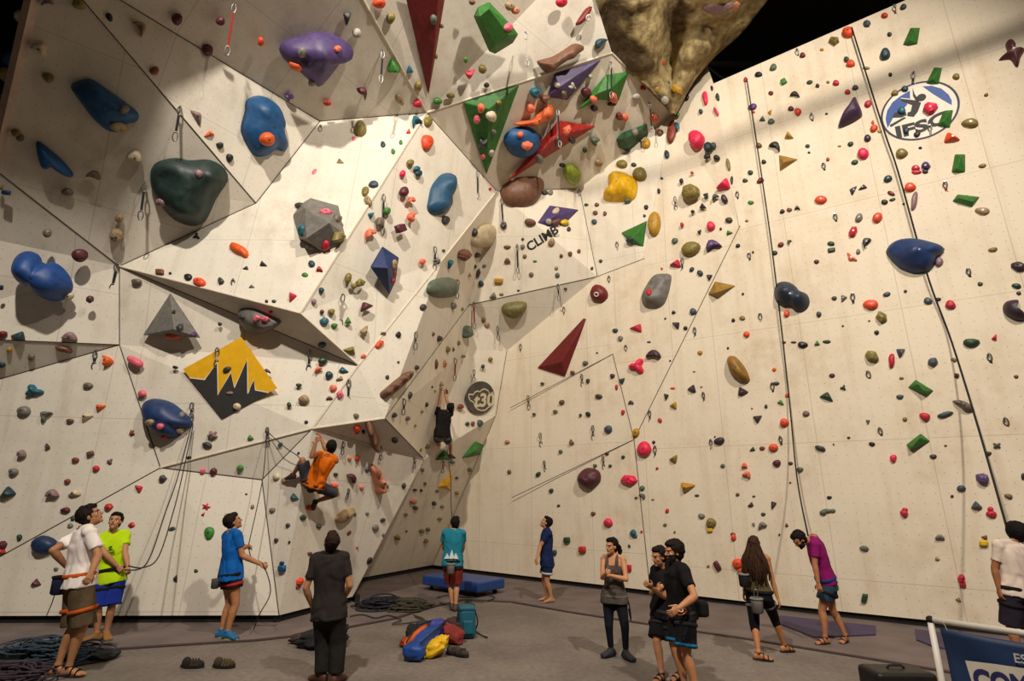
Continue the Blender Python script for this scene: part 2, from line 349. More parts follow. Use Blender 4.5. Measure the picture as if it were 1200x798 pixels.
# small holds, read off the photograph tile by tile (tile corner, then: x y w h angle colour shape)
HOLDS = {
(0, 0): """370 20 70 50 -30 ol o;510 80 45 28 -60 k o;655 130 85 50 -60 tn c;828 88 55 50 0 m o;1030 98 45 40 0 m o;970 232 55 50 -30 m o;720 330 42 42 0 rb o;
190 225 90 60 -30 cm c;225 362 70 50 -30 ol k;75 622 60 40 -20 ol k;95 645 36 36 0 gb o;925 545 95 45 -60 mv w;975 625 55 30 10 o w;1028 680 40 35 -30 k k;1072 738 34 40 0 k o;
632 730 85 60 -20 cm c;225 10 60 40 0 g c;555 592 85 40 -5 tn o;580 512 46 42 0 gb o""",
(300, 0): """50 650 70 70 0 o o;22 195 32 42 0 ro o;420 85 75 42 70 dg w;472 155 44 44 0 lg o;215 245 45 50 0 g o;380 228 40 35 0 co k;185 310 70 30 -40 o n;265 385 40 35 0 g o;645 305 70 75 0 gn w;
720 322 36 46 0 t w;760 400 38 45 0 ol k;500 427 60 40 -50 m c;155 450 50 42 0 pu s;332 482 40 22 -10 r o;670 465 60 35 -60 tn o;755 485 42 38 0 cr o;628 85 55 42 70 ol o;575 12 60 55 0 ro o;
830 90 36 45 0 gg o;868 122 22 22 0 ol k;980 280 20 28 0 gn o;998 340 60 42 60 cr w;1058 322 40 40 0 ol o;1078 397 28 22 30 dg o;843 265 20 30 0 ol k;1010 10 32 25 0 br o;848 472 42 32 0 gn o;
910 448 42 26 0 ol o;803 570 36 50 0 ol o;797 665 50 75 0 ro o;712 615 26 30 0 ro w;748 575 50 45 30 t c;488 610 62 85 0 ol o;457 655 28 32 0 p o;430 708 26 26 0 p o;595 680 26 30 0 dt o;
643 712 24 26 0 gn k;678 668 18 22 0 gn o;398 760 55 42 0 tn w;720 762 32 34 0 ol o;752 788 24 26 0 t o;1178 128 38 40 0 p o;1185 30 50 40 -40 tn o;1052 505 36 44 0 co o;1135 480 24 24 0 ol o;
1098 542 46 50 0 cm o;1033 558 34 38 0 p o;1110 615 24 24 0 g o;1060 670 65 55 60 dg s;1100 715 36 26 70 lg o;1060 732 26 26 0 p o""",
(600, 0): """230 12 55 45 0 cr o;335 75 112 36 45 dr n;408 200 70 38 45 dt c;15 50 40 36 -20 sa o;105 430 60 50 60 t c;150 460 50 45 60 br c;85 508 42 48 0 co o;345 430 50 45 0 m o;383 505 36 30 0 dp o;
380 462 34 34 0 co o;473 455 40 44 0 co o;465 487 40 20 0 k o;580 452 38 30 30 lg o;612 410 28 28 0 r k;500 543 34 36 0 rb o;527 547 32 36 0 co o;662 552 42 44 0 co o;692 622 34 32 0 br o;
383 655 45 40 60 gg c;340 700 22 26 0 dgn o;235 772 30 22 0 k o;405 760 40 36 0 tn o;628 675 50 42 60 mu o;515 770 52 40 0 ol o;570 772 26 20 0 dgn o;748 618 110 36 80 rb o;772 590 40 20 90 t o;
770 535 26 30 0 gn o;725 722 36 22 90 dt o;905 462 65 36 80 hp n;883 522 20 22 0 dt o;865 657 80 80 0 hp o;918 690 50 40 60 dt o;942 680 24 30 0 gg o;912 732 34 24 20 k o;957 738 32 24 0 k o;
955 522 44 20 -75 hp n;935 415 40 18 -80 dp o;818 455 30 18 80 k o;848 378 20 16 80 k o;1153 350 38 24 10 k o;1093 374 20 24 0 cr o;1125 502 46 28 20 pu o;1128 525 20 12 0 cr o;1170 555 32 30 0 gg w;
1155 682 28 26 0 br o;1178 758 24 20 0 k o;962 455 40 18 -80 dgn o;1012 770 60 20 -80 ol o;38 630 30 30 0 co o;68 678 58 46 20 co k;255 610 44 58 0 co k;128 742 36 40 0 g o;215 660 28 44 0 gb o;280 655 36 30 0 dg k;
212 398 26 28 0 lg o;280 402 42 38 0 lg s;365 358 22 24 0 lg o;240 440 30 32 0 gb o;575 618 34 30 0 g o;712 390 30 30 0 t o;680 415 42 40 0 mu o;778 420 44 62 0 mu o;718 465 36 50 -50 lg k;757 150 24 22 0 rb k;697 290 34 44 0 ro k;620 140 24 30 0 gb o;490 110 24 28 0 k o;567 230 50 24 -80 k w""",
(900, 0): """632 35 34 26 30 dg o;545 75 36 24 10 r o;464 113 40 32 0 sl k;568 162 24 20 0 dgn o;375 155 62 48 10 ro o;310 192 60 45 -20 ol k;252 233 20 14 0 mu o;162 260 30 24 20 dr o;367 280 26 26 0 dgn o;
387 300 44 34 10 ro o;548 258 55 50 60 dt o;25 317 40 28 45 gg o;74 385 32 26 30 gn b;195 386 32 18 15 dgn o;232 402 22 22 0 dp k;281 385 18 12 0 ol o;318 390 30 28 0 cr o;408 412 32 24 20 dg o;
372 432 28 24 0 r o;460 320 36 14 0 ol o;572 350 20 18 0 k o;128 445 48 28 -10 k c;14 437 24 20 0 dr o;107 510 28 24 0 m o;140 525 36 34 10 ro o;274 533 14 10 0 k o;468 488 40 30 40 cr o;15 570 34 26 20 gg o;
8 525 30 20 80 mu w;36 685 58 40 -30 k c;185 684 22 18 0 dgn o;192 714 14 10 0 k o;335 684 18 8 0 mu o;386 675 30 22 20 dgn o;490 573 16 18 0 ro o;495 602 40 34 40 ro o;522 615 24 14 0 mu o;465 648 36 32 45 dp o;
280 746 18 18 0 r o;445 722 52 56 0 hp o;406 760 36 22 15 dgn o;593 437 34 28 10 ol o;640 418 36 28 10 dt o;625 520 40 35 0 t o;760 508 78 60 0 hp k;697 630 36 26 30 dp o;645 612 36 28 80 dt o;712 692 18 12 0 k o;
625 720 62 44 10 ol o;945 578 80 44 0 ol o;858 642 84 56 10 ro w;880 360 36 28 0 ol o;1020 445 22 16 20 br o;1002 776 38 20 10 ol o;738 778 50 42 0 pu k;690 788 40 30 0 cr o;100 633 46 42 0 mu w""",
(0, 200): """5 78 20 24 0 ol o;30 102 48 26 -10 db b;315 100 62 34 -10 gb o;440 20 78 46 -15 gb c;220 292 44 42 0 gb o;372 397 80 62 -10 m o;558 223 45 40 0 tn o;545 300 80 72 -20 tn k;418 600 45 40 30 m k;
325 588 50 36 20 cm o;328 773 80 42 -10 mv c;88 768 78 48 -20 dt w;10 765 50 34 0 dr o;6 547 22 26 0 db o;640 520 48 30 -5 gb o;750 478 42 28 0 br b;797 481 14 14 0 k o;882 500 40 32 0 k o;935 525 62 42 -10 ro o;
1035 520 36 36 0 dg k;1117 230 40 32 0 dg o;925 315 46 46 0 dp s;1125 380 105 62 -50 o n;1150 458 44 30 -10 dg w;1178 542 36 24 0 g w;1028 718 18 18 0 k o;812 662 16 18 0 k o;838 735 40 40 0 dg k;810 772 80 28 0 o o;
905 766 30 22 0 pu o;1130 686 28 26 0 dg o;755 148 50 40 -20 mv o;930 15 34 44 80 mv o""",
(300, 200): """278 15 50 34 30 p n;72 392 28 22 90 cr b;40 440 50 42 0 dg w;262 440 34 34 0 dt o;298 465 32 28 0 r c;230 490 32 24 0 gn o;165 590 52 46 40 cr w;50 612 16 16 0 k o;85 612 22 16 0 dgn o;550 67 48 34 10 sl o;
512 100 50 34 70 ol o;525 143 50 34 -60 tn o;536 205 36 28 60 t w;612 190 36 34 0 gn o;578 240 50 44 60 gb k;690 100 46 46 0 m o;722 137 34 32 0 co c;722 215 54 36 70 co c;670 270 46 44 20 m b;530 295 58 46 30 co c;
685 15 28 32 0 hp o;758 12 30 34 0 dt o;884 232 36 42 0 dg o;1018 288 38 36 0 dg o;960 390 92 70 -10 br k;1030 395 40 26 0 dg o;876 374 14 14 0 dg o;845 422 36 36 0 g s;777 426 28 28 0 co o;900 435 50 34 60 t w;
512 632 72 46 25 m w;305 560 26 28 0 dt o;270 612 24 26 0 mv o;308 660 20 20 0 m o;352 660 32 30 0 ol o;318 705 42 38 0 t k;366 724 32 22 0 gn o;430 700 34 36 0 gn w;502 748 62 40 80 tn w;430 503 48 34 80 ol o;485 525 56 44 20 ol k;458 540 30 26 0 ol o;
780 640 34 30 0 dg o;918 632 36 34 0 g o;962 647 18 16 0 ol o;595 762 24 18 0 br o;665 768 34 28 80 k k;827 763 22 16 80 br o;853 785 34 30 0 dg o;1093 86 14 14 0 r o;1158 255 34 34 0 dg o;1175 357 34 18 0 br o;1175 420 32 26 0 br c;
1135 515 46 28 0 mu b;1052 528 26 30 0 dt o;1040 480 50 24 80 dg k;1023 448 20 16 80 dgn o;1068 445 18 16 0 g o;996 487 24 22 0 ol w;1107 582 38 34 0 g w;1148 578 24 12 0 ol o;1065 697 24 20 80 ol o;1080 720 28 24 0 tn o;975 750 75 66 60 gg k;
205 165 42 30 0 dg o;325 195 70 38 0 p k;215 280 55 36 80 t o;380 310 70 60 60 ol k;325 350 50 34 70 cr o;258 360 44 36 0 cm o;645 440 50 28 80 tn o;648 480 30 16 90 r o;70 660 20 14 0 r o;5 690 46 34 30 p k;45 695 50 36 -10 p k;378 225 44 40 0 gb o;640 515 24 22 0 r o""",
(600, 200): """153 105 30 22 0 dg o;180 105 26 22 30 g o;85 242 60 34 -10 br o;185 335 40 32 60 tn o;265 275 20 22 0 dg o;50 320 14 14 0 dg o;348 160 20 14 0 dgn o;397 160 24 18 0 br o;390 198 24 22 0 br o;435 202 22 18 80 br o;385 240 26 26 0 sl o;
628 172 24 20 80 k o;620 212 14 14 0 k o;700 35 12 10 0 dgn o;687 95 26 12 90 k o;230 398 18 18 0 br o;272 388 22 22 0 br o;312 378 20 18 80 br o;415 423 18 16 0 dg o;373 458 18 14 80 dg o;107 423 20 10 0 gn o;60 400 20 20 0 ol o;
90 485 24 22 0 gb o;208 455 18 18 0 tn o;212 488 24 22 0 gg o;250 552 16 12 0 dg o;30 560 14 10 0 dg o;50 355 24 24 0 g k;245 240 40 34 20 y k;205 240 46 26 30 br o;205 190 34 26 20 cm o;172 238 30 28 0 lg o;
792 48 22 20 80 k o;842 10 18 12 0 cr o;986 62 72 62 0 hp w;910 115 32 28 -40 dt w;950 124 38 26 30 sl c;993 132 44 28 -60 dp o;893 165 36 30 0 dp w;845 193 22 18 0 k k;795 252 18 20 0 r o;930 260 46 40 80 hp o;1015 232 34 26 0 dg o;
976 272 12 12 0 k o;1016 288 34 26 20 gn w;875 285 26 20 80 dt w;762 330 32 28 45 gg o;765 433 58 42 -10 cr w;701 460 14 12 90 r o;841 463 26 20 50 dt o;880 480 32 26 -45 dt o;920 497 36 32 60 dp w;1057 352 24 18 30 k o;1098 235 16 12 0 ol o;
1127 382 14 10 90 k o;1117 150 32 18 0 gn o;1090 47 28 18 0 dgn o;1115 10 28 22 0 dgn o;1162 48 36 26 30 dr o;1028 45 40 14 90 k o;1080 577 14 12 90 k o;848 660 34 32 90 sl o;755 664 22 18 0 k k;717 692 10 10 0 k o;772 720 48 32 -50 dp w;812 737 20 20 0 k o;
583 733 68 48 -20 cr w;483 748 26 22 0 dt o;508 785 26 26 0 g o;1035 700 18 18 0 k o;1078 690 30 20 -10 ol o;1097 766 30 30 0 ro o;640 570 30 26 80 cr o;410 578 82 82 0 dr o;667 250 115 58 85 mu o;838 367 96 64 20 ol o;837 105 105 82 -10 ol k;940 352 82 52 20 pu c;598 20 72 62 0 ol o;
552 322 34 32 0 dt o;540 142 34 24 0 gg o""",
(900, 200): """247 138 60 40 5 ro o;67 192 26 20 30 k o;100 184 26 20 0 br o;137 176 28 20 0 k c;395 90 56 30 65 dg w;440 78 48 26 15 dg w;560 40 42 34 20 dt o;575 107 38 20 -25 dr o;545 148 34 24 0 k o;582 136 34 14 15 dgn o;634 156 14 10 0 dgn o;
665 80 60 42 10 ro o;685 142 96 34 70 mv n;695 8 50 20 0 cr o;735 5 30 20 0 dp o;425 222 46 34 60 g o;512 222 54 44 50 ro o;398 287 62 44 65 cr k;1003 190 72 34 -5 tn o;60 347 30 24 25 dr o;100 335 26 20 60 dgn c;32 385 26 22 0 dgn o;
295 342 36 22 -5 dgn o;297 372 40 20 10 dgn b;458 335 50 40 50 dg c;422 380 26 22 80 g o;390 408 70 34 -40 co s;227 426 26 20 0 m o;1052 370 46 22 10 ol o;310 597 26 20 0 dg o;350 595 40 34 40 g w;238 672 26 26 0 dg o;88 670 32 30 90 ro o;
480 627 78 46 0 ro o;530 687 72 54 -30 ol k;473 702 12 8 0 ol o;508 757 24 22 0 k o;555 578 38 22 15 sl o;642 564 18 14 0 m o;748 610 46 30 -15 sl o;797 602 26 18 0 k o;853 628 54 40 -15 cr o;992 530 28 18 0 dgn o;1162 540 46 26 -10 dgn o;
1172 573 24 18 0 dg o;350 726 12 8 0 k o;800 428 46 38 70 mv o;1170 450 78 48 -10 dp k;1057 780 36 30 90 cr w""",
(0, 400): """45 40 26 26 0 mu o;148 72 36 32 0 gb k;300 35 88 32 -25 br n;10 110 36 26 0 dt o;508 95 56 50 -90 o c;638 95 72 46 -55 p n;820 122 26 16 -10 k o;667 244 34 34 0 p o;412 207 48 30 0 gb o;470 303 52 38 35 o w;405 348 64 42 30 cm w;
115 326 60 48 0 g o;218 345 52 42 50 g c;328 372 34 22 0 br o;618 428 36 28 80 rb s;223 487 28 26 0 dg w;105 525 44 40 0 mv k;65 610 44 34 0 g o;424 524 36 24 20 br b;353 554 34 24 0 rb o;450 594 32 28 0 cr o;515 560 30 28 0 gb s;
316 654 28 24 0 rb o;248 710 60 44 0 mv c;348 705 64 42 0 cm w;30 705 88 56 15 dt w;308 790 44 30 0 m o;765 643 44 40 0 dg k;655 686 52 38 -60 cr w;806 706 24 20 0 k o;865 715 30 24 30 gn w;995 438 54 48 0 mv s;970 485 48 28 -20 dg o;
885 544 24 16 0 k o;1172 448 34 26 0 gn w;950 605 36 26 90 p k;1000 608 34 34 0 m o;1124 592 34 30 0 gn o;1153 715 14 12 0 dgn o;970 775 60 50 0 cr s;1182 772 24 22 90 g k;510 775 50 40 0 r k;682 790 14 10 0 k o;1063 132 42 28 25 dg o;1165 48 26 24 0 co o;
1110 305 36 34 0 cm o;1075 242 36 16 0 mv o;850 345 30 26 0 g o;703 378 40 30 0 tn o;750 397 34 30 0 p o;840 415 36 32 0 cm o;768 448 30 24 0 r o;160 232 96 66 0 t s""",
(300, 400): """310 15 38 28 0 sl o;437 38 68 42 -20 ol w;312 92 46 28 15 dgn o;290 132 42 24 25 co c;412 132 52 28 -5 t w;342 158 38 34 20 dt o;390 172 38 24 0 tn w;362 220 38 32 0 co o;392 250 40 36 60 p k;344 265 34 18 0 br c;225 272 50 42 0 tn o;
155 296 26 20 -50 dgn o;200 205 28 18 0 dgn o;50 142 42 24 0 dp c;235 377 18 14 0 k o;115 482 28 22 0 sl k;502 70 24 20 0 co o;575 15 50 30 40 ro o;613 168 22 18 90 dg o;665 98 14 12 0 br o;748 122 28 24 0 dg o;717 252 34 26 80 dg o;
795 295 24 20 80 dgn o;773 328 18 16 0 ol o;705 360 30 24 0 gb o;642 345 32 26 20 dg o;742 394 16 14 0 ol o;822 213 10 12 0 k o;836 232 16 14 90 tn o;840 108 50 20 90 br k;880 103 46 26 80 sa k;893 38 34 26 80 ol o;921 38 22 14 90 br o;970 70 18 16 0 g o;
945 8 24 20 90 ol o;1060 118 20 16 90 dgn o;1096 83 20 20 0 ol o;956 305 28 24 0 rb o;988 385 20 16 40 dgn o;1013 385 24 16 80 br o;1046 383 38 28 70 sl k;468 348 28 24 0 gb o;472 408 44 40 60 ro k;502 422 20 18 90 k o;648 460 32 26 0 dg o;
768 507 18 16 80 ol o;797 490 28 26 90 gb o;436 548 20 20 0 sa o;472 547 28 24 80 ro o;200 522 12 10 0 k o;98 632 34 32 90 cm o;135 650 30 28 90 tn o;183 725 46 32 -10 t w;372 622 22 18 0 dgn o;447 635 50 38 -50 m c;360 678 42 34 50 ro c;492 683 20 20 0 co o;
520 597 26 20 30 sl o;612 677 18 18 0 gb o;690 675 28 20 80 dg o;742 694 20 12 0 k o;772 696 14 12 0 k o;790 664 14 14 0 br o;778 600 18 16 80 gb o;735 748 34 24 0 sa o;745 778 24 18 0 dg o;832 757 22 20 80 dg o;870 772 20 14 0 g o;846 700 16 12 0 br o;
938 708 18 18 0 tn o;938 638 16 12 0 dg o;998 600 20 20 0 gb o;1185 610 18 18 0 br o;1175 470 24 16 0 sa o;250 778 38 28 0 ro o;78 788 28 24 0 g o;863 200 26 24 0 tn o;885 236 30 22 80 br o;918 565 26 14 0 gg o""",
(600, 400): """642 5 24 14 0 dg o;398 54 10 8 0 k o;343 102 26 22 25 gg o;283 146 22 18 0 br o;142 197 18 12 0 dgn o;355 185 22 18 80 dgn o;470 162 24 22 0 m o;512 183 36 32 70 dt w;489 215 28 14 90 r o;406 258 34 22 -5 dg o;557 286 28 20 0 dg c;233 284 26 20 20 br o;
202 327 24 14 0 gg o;103 340 16 12 0 dg o;320 345 14 14 0 dg o;356 340 26 20 -40 k o;519 332 26 18 80 r o;451 411 38 36 0 sl o;580 427 46 34 70 mu o;280 468 26 26 0 br w;227 514 18 16 0 gg o;444 524 18 16 0 m o;520 541 18 16 90 dt o;388 580 18 16 0 gg o;
459 582 16 14 0 dg o;663 472 16 16 0 k o;679 594 14 14 0 r o;755 548 46 42 80 ol w;692 370 26 18 -60 r o;760 298 40 38 -30 mu w;717 260 34 30 60 dp w;752 219 24 12 0 ro o;740 91 10 8 0 k o;852 141 14 8 0 mu o;880 53 24 22 0 mu o;1010 32 12 12 0 k o;
845 219 48 40 -20 dp w;886 213 12 8 0 mu o;1077 230 56 46 20 dp w;1145 358 46 44 60 dp w;1122 313 10 8 0 mu o;1188 305 20 16 90 dgn o;970 466 52 36 10 dp o;949 446 8 8 0 k o;1124 503 30 24 0 dgn w;1170 500 26 20 0 rb o;986 582 22 20 0 gg o;1087 580 30 30 0 co c;
1100 622 44 34 -25 co c;1115 762 32 26 0 m w;1131 724 16 8 0 dg o;1055 716 20 16 0 br o;865 721 22 12 0 dg o;610 687 26 24 80 gg o;612 722 36 22 -45 gg c;580 732 14 12 0 m o;659 740 14 8 0 ol o;184 698 22 20 -40 dgn o;123 621 26 20 40 dgn o;218 768 14 12 0 dg o;
727 790 16 16 0 cr o;665 62 76 46 -5 dp c;590 118 88 82 20 hp s;620 503 72 68 0 hp o;548 647 86 58 -15 hp k;820 672 72 58 35 mu w""",
(900, 400): """75 5 20 12 0 dr o;120 4 28 10 0 m o;163 17 52 30 -5 k o;230 8 30 26 0 gn w;275 2 40 16 0 dgn o;615 50 54 44 60 sl w;578 90 68 38 70 cr n;768 95 54 46 0 sl k;868 87 32 18 -15 ol o;882 160 30 28 0 m k;624 172 22 12 0 ol o;300 160 30 20 0 m o;
352 217 32 30 0 dgn s;278 257 74 44 -20 dgn w;617 260 38 22 0 sl o;178 338 36 26 0 gb o;465 377 26 24 70 gg w;640 364 24 20 0 ol o;733 352 52 40 -20 cr o;827 342 76 30 5 sl n;245 500 54 28 -35 dg n;307 481 8 8 0 k o;377 450 16 10 0 k o;486 480 32 20 -10 k o;
586 547 38 34 80 hp o;772 538 34 22 0 dg o;830 487 14 8 0 br o;105 570 24 16 0 m o;42 570 40 34 0 m o;25 497 46 38 0 ro o;77 381 46 40 0 ro o;90 253 20 20 0 o o;62 285 38 24 -20 gn w;30 132 20 18 0 o o;38 197 32 18 0 dg o;150 600 34 24 0 gg o;104 660 10 8 0 m o;
20 765 42 32 50 dp w;287 730 26 16 0 k o;1160 165 24 16 0 br o;1070 487 48 34 0 gg s;1030 524 32 20 0 dg o;903 687 44 30 0 sl o;861 724 18 14 0 m o;1125 724 42 24 -15 gb o;977 765 60 42 0 sl w;1040 785 30 26 0 cr o;640 788 30 22 0 cr o;275 792 50 20 0 gg o;
1192 632 36 18 90 dp o;487 70 76 62 -10 ol k;1002 640 76 54 -10 pu k;950 8 78 44 0 dgn o""",
(0, 598): """343 40 22 20 0 dgn o;93 127 30 24 90 dgn o;15 160 46 40 0 m k;10 187 42 38 0 r w;172 335 58 44 0 m w;265 275 30 26 30 gg k;332 72 30 24 0 g o;625 68 48 40 0 r k;620 98 30 22 0 ro b;812 87 58 32 20 sl o;675 178 20 18 0 k o;815 204 22 18 0 cr o;
920 284 24 22 0 dgn o;822 318 50 30 90 k w;942 16 22 22 0 dgn o;953 16 50 38 80 cr w;1065 28 45 34 80 cm o;215 162 125 92 0 db o;985 107 70 54 80 gn o""",
(300, 598): """462 18 18 14 90 gb o;218 33 30 24 0 dgn o;150 70 20 22 0 dg o;292 74 24 24 0 gg o;96 140 22 20 90 m o;157 148 12 12 0 k o;250 202 22 18 20 br o;125 270 38 34 0 b b;122 246 22 18 0 dt o;202 332 50 32 70 ro k;195 358 22 16 0 rb b;558 80 36 28 50 g o;592 45 26 18 20 dg o;
435 105 26 14 45 rb o;472 172 12 10 90 o o;530 235 36 22 60 k o;520 14 18 14 0 g o;660 125 26 26 0 ol o;703 97 10 10 0 br o;700 18 20 14 0 g o;775 95 26 18 0 ol o;803 88 20 18 0 gg o;792 140 30 22 20 ol w;858 40 24 14 0 ol o;595 115 20 14 90 g o""",
(600, 598): """380 15 22 18 0 br o;451 57 44 36 -30 hp o;725 5 18 16 0 cr o;568 105 34 38 0 t k;575 120 24 14 0 t b;606 100 12 12 0 r o;548 167 16 12 -60 dg o;258 138 32 30 0 dgn b;331 182 34 32 0 r b;550 270 36 22 90 cr b;200 198 28 22 90 dt o;716 68 18 16 0 gg o;761 102 12 12 0 ol o;
887 27 36 24 -20 g o;932 60 50 48 0 ol o;925 90 30 22 0 y b;1036 127 38 28 90 ro k;1033 112 26 16 0 m o;1128 68 22 18 90 g w;1170 68 46 30 20 g c;1175 18 24 16 0 dg o;918 261 14 14 0 ol o;960 258 54 28 -60 m b;1055 248 54 46 0 ro o;1065 280 24 20 0 o b""",
(900, 598): """258 10 34 26 0 gg o;302 2 30 18 0 gg o;636 14 40 34 -30 cr o;1045 18 54 34 -10 cr o;450 178 44 26 -10 gg o;803 125 50 28 0 g c;793 224 28 20 0 tn w;1008 152 46 32 0 y b;1015 125 38 26 -30 br w;903 320 46 44 0 cr k;910 345 34 26 0 cr b;893 417 34 20 -20 ol w;
452 410 46 32 80 dgn b;88 67 20 20 0 rb w;53 114 12 10 90 k o""",
}
# quickdraws: tile corner, then top x y, bottom x y
DRAWS = {
(0, 0): "1095 15 1060 260;838 500 815 660", (300, 0): "590 235 583 390;303 590 293 730", (600, 0): "62 150 72 310;460 290 465 460;210 510 225 690;640 480 655 620",
(900, 0): "590 30 600 95;135 235 150 305;203 535 215 605;258 765 272 830;755 590 765 655;680 340 676 420", (0, 200): "678 55 655 230;543 435 520 570;1095 515 1090 590",
(300, 200): "28 150 15 305;593 115 592 300;832 358 835 465;403 580 393 735;1030 5 1037 130;1148 130 1155 260;938 510 940 600;1020 615 1022 740;1130 725 1133 795",
(600, 200): "310 95 313 210;25 345 27 480;492 335 503 430;763 125 768 185;1053 100 1062 165;215 530 220 610;245 640 248 720;455 495 470 690;797 410 798 490;1108 385 1118 450;1160 668 1170 750;855 735 860 798",
(900, 200): "312 205 328 275;395 575 403 660;825 55 840 130;932 460 955 535",
(0, 400): "450 40 438 135;903 290 895 370;1020 35 1012 125", (300, 400): "253 45 245 150;433 180 430 300;743 -40 745 40;925 80 928 185;1015 135 1018 190;685 270 688 345;405 470 403 530;583 495 583 555;738 545 740 595;57 405 55 480;430 690 422 740;872 560 872 615",
(600, 400): "43 15 48 185;78 255 80 320;328 155 330 215;135 430 137 495;380 395 380 465;428 540 430 600;153 560 157 610;533 20 540 85;645 325 648 390;670 490 672 570;895 240 903 300;930 460 937 525",
(900, 400): "465 140 490 225;520 405 545 485;1030 60 1055 145;1105 360 1140 450;20 195 30 280;57 445 70 515",
}
# panels' big shapes, in photograph pixels.  V = angular volume: outline, raised points (x, y, height in m)
VOLUMES = [
 ('grey triangular volume with holds along its lower edge', 'g', [(200, 344), (235, 396), (168, 393)], [(204, 386, .32)]),
 ('grey faceted boulder volume dotted with pink and teal holds', 'g', [(365, 231), (397, 241), (404, 275), (398, 288), (379, 296), (350, 280), (342, 253), (352, 239)], [(386, 261, .5), (359, 279, .42), (357, 244, .42)]),
 ('long dark red spike volume running off the top edge', 'dr', [(473, -14), (523, -14), (511, 60), (502, 111)], [(514, -8, .16), (509, 55, .12)]),
 ('green slab-shaped volume near the top edge', 'gn2', [(555, 19), (560, 8), (573, 2), (600, 30), (607, 40), (601, 50), (580, 63), (573, 60)], [(562, 19, .22), (573, 10, .24), (596, 41, .24), (580, 54, .22)]),
 ('green triangular volume covered in small coral and cream holds', 'gn2', [(543, 120), (608, 100), (570, 204)], [(573, 128, .22)]),
 ('purple diamond volume under the long white ledge', 'pu', [(650, 86), (704, 70), (665, 117), (642, 114)], [(655, 103, .25)]),
 ('green bow-tie volume on the grey overhang', 'gn2', [(710, 88), (737, 84), (725, 118), (702, 117), (677, 129), (690, 112)], [(716, 104, .25), (700, 110, .2)]),
 ('red arrow-shaped volume on the grey overhang', 'r2', [(655, 141), (698, 148), (650, 178), (595, 212)], [(654, 160, .24)]),
 ('dark green blocky volume beside the rock', 'dgn2', [(722, 163), (728, 156), (758, 145), (759, 158), (736, 178), (725, 173)], [(731, 163, .25), (752, 152, .25), (736, 171, .2)]),
 ('purple volume above the black lettering', 'pu', [(630, 261), (644, 241), (678, 246), (662, 262), (645, 266)], [(651, 253, .22)]),
 ('green triangular volume beside the yellow oval hold', 'gn2', [(728, 273), (758, 259), (754, 289), (740, 286)], [(741, 279, .25)]),
 ('large dark red triangular volume on the white back wall', 'dr', [(630, 431), (684, 373), (687, 374), (677, 402), (662, 441)], [(658, 424, .26)]),
 ('mustard pyramid volume with its tip to the right', 'mu', [(830, 345), (838, 330), (862, 335), (842, 349)], [(839, 343, .22)]),
 ('dark blue kite-shaped volume on the white ridge panel', 'db', [(434, 313), (448, 289), (467, 302), (463, 330), (456, 345)], [(454, 314, .3)]),
 ('small green triangular volume under the climber in black', 'gn2', [(510, 539), (521, 526), (531, 539)], [(521, 535, .2)]),
 ('small green triangular volume under the round black badge', 'gn2', [(541, 537), (557, 517), (566, 521), (563, 532), (554, 535)], [(557, 528, .22)]),
 ('yellow triangular volume at the foot of the deep corner', 'y', [(513, 570), (530, 553), (528, 575)], [(523, 569, .2)]),
 ('green wedge volume above the slate bean-shaped hold', 'gn2', [(1064, 454), (1073, 445), (1094, 458), (1085, 464)], [(1076, 450, .16), (1084, 459, .16)]),
 ('green wedge volume above the hot pink knob', 'gn2', [(1062, 521), (1079, 508), (1090, 517), (1067, 529)], [(1078, 513, .16), (1068, 524, .16)]),
 ('green wedge volume highest on the right wall', 'gn2', [(1058, 53), (1067, 33), (1078, 33), (1075, 52)], [(1067, 48, .12), (1072, 37, .12)]),
 ('green wedge volume on the upper rim of the oval emblem', 'gn2', [(1085, 98), (1095, 79), (1104, 80), (1100, 99)], [(1093, 93, .12), (1099, 84, .12)]),
 ('green wedge volume covering the end of the oval emblem', 'gn2', [(1098, 148), (1106, 130), (1117, 129), (1113, 150)], [(1105, 143, .12), (1111, 133, .12)]),
 ('green upright block volume below the oval emblem', 'gn2', [(1115, 202), (1119, 181), (1131, 181), (1131, 202)], [(1121, 198, .12), (1126, 184, .12)]),
 ('flat green wedge volume with a tan hold under it', 'gn2', [(1116, 236), (1122, 228), (1148, 231), (1139, 243)], [(1124, 232, .12), (1140, 236, .12)]),
 ('dark mustard triangular volume on the upper right wall', 'mu', [(913, 182), (935, 187), (914, 201)], [(918, 190, .16)]),
]
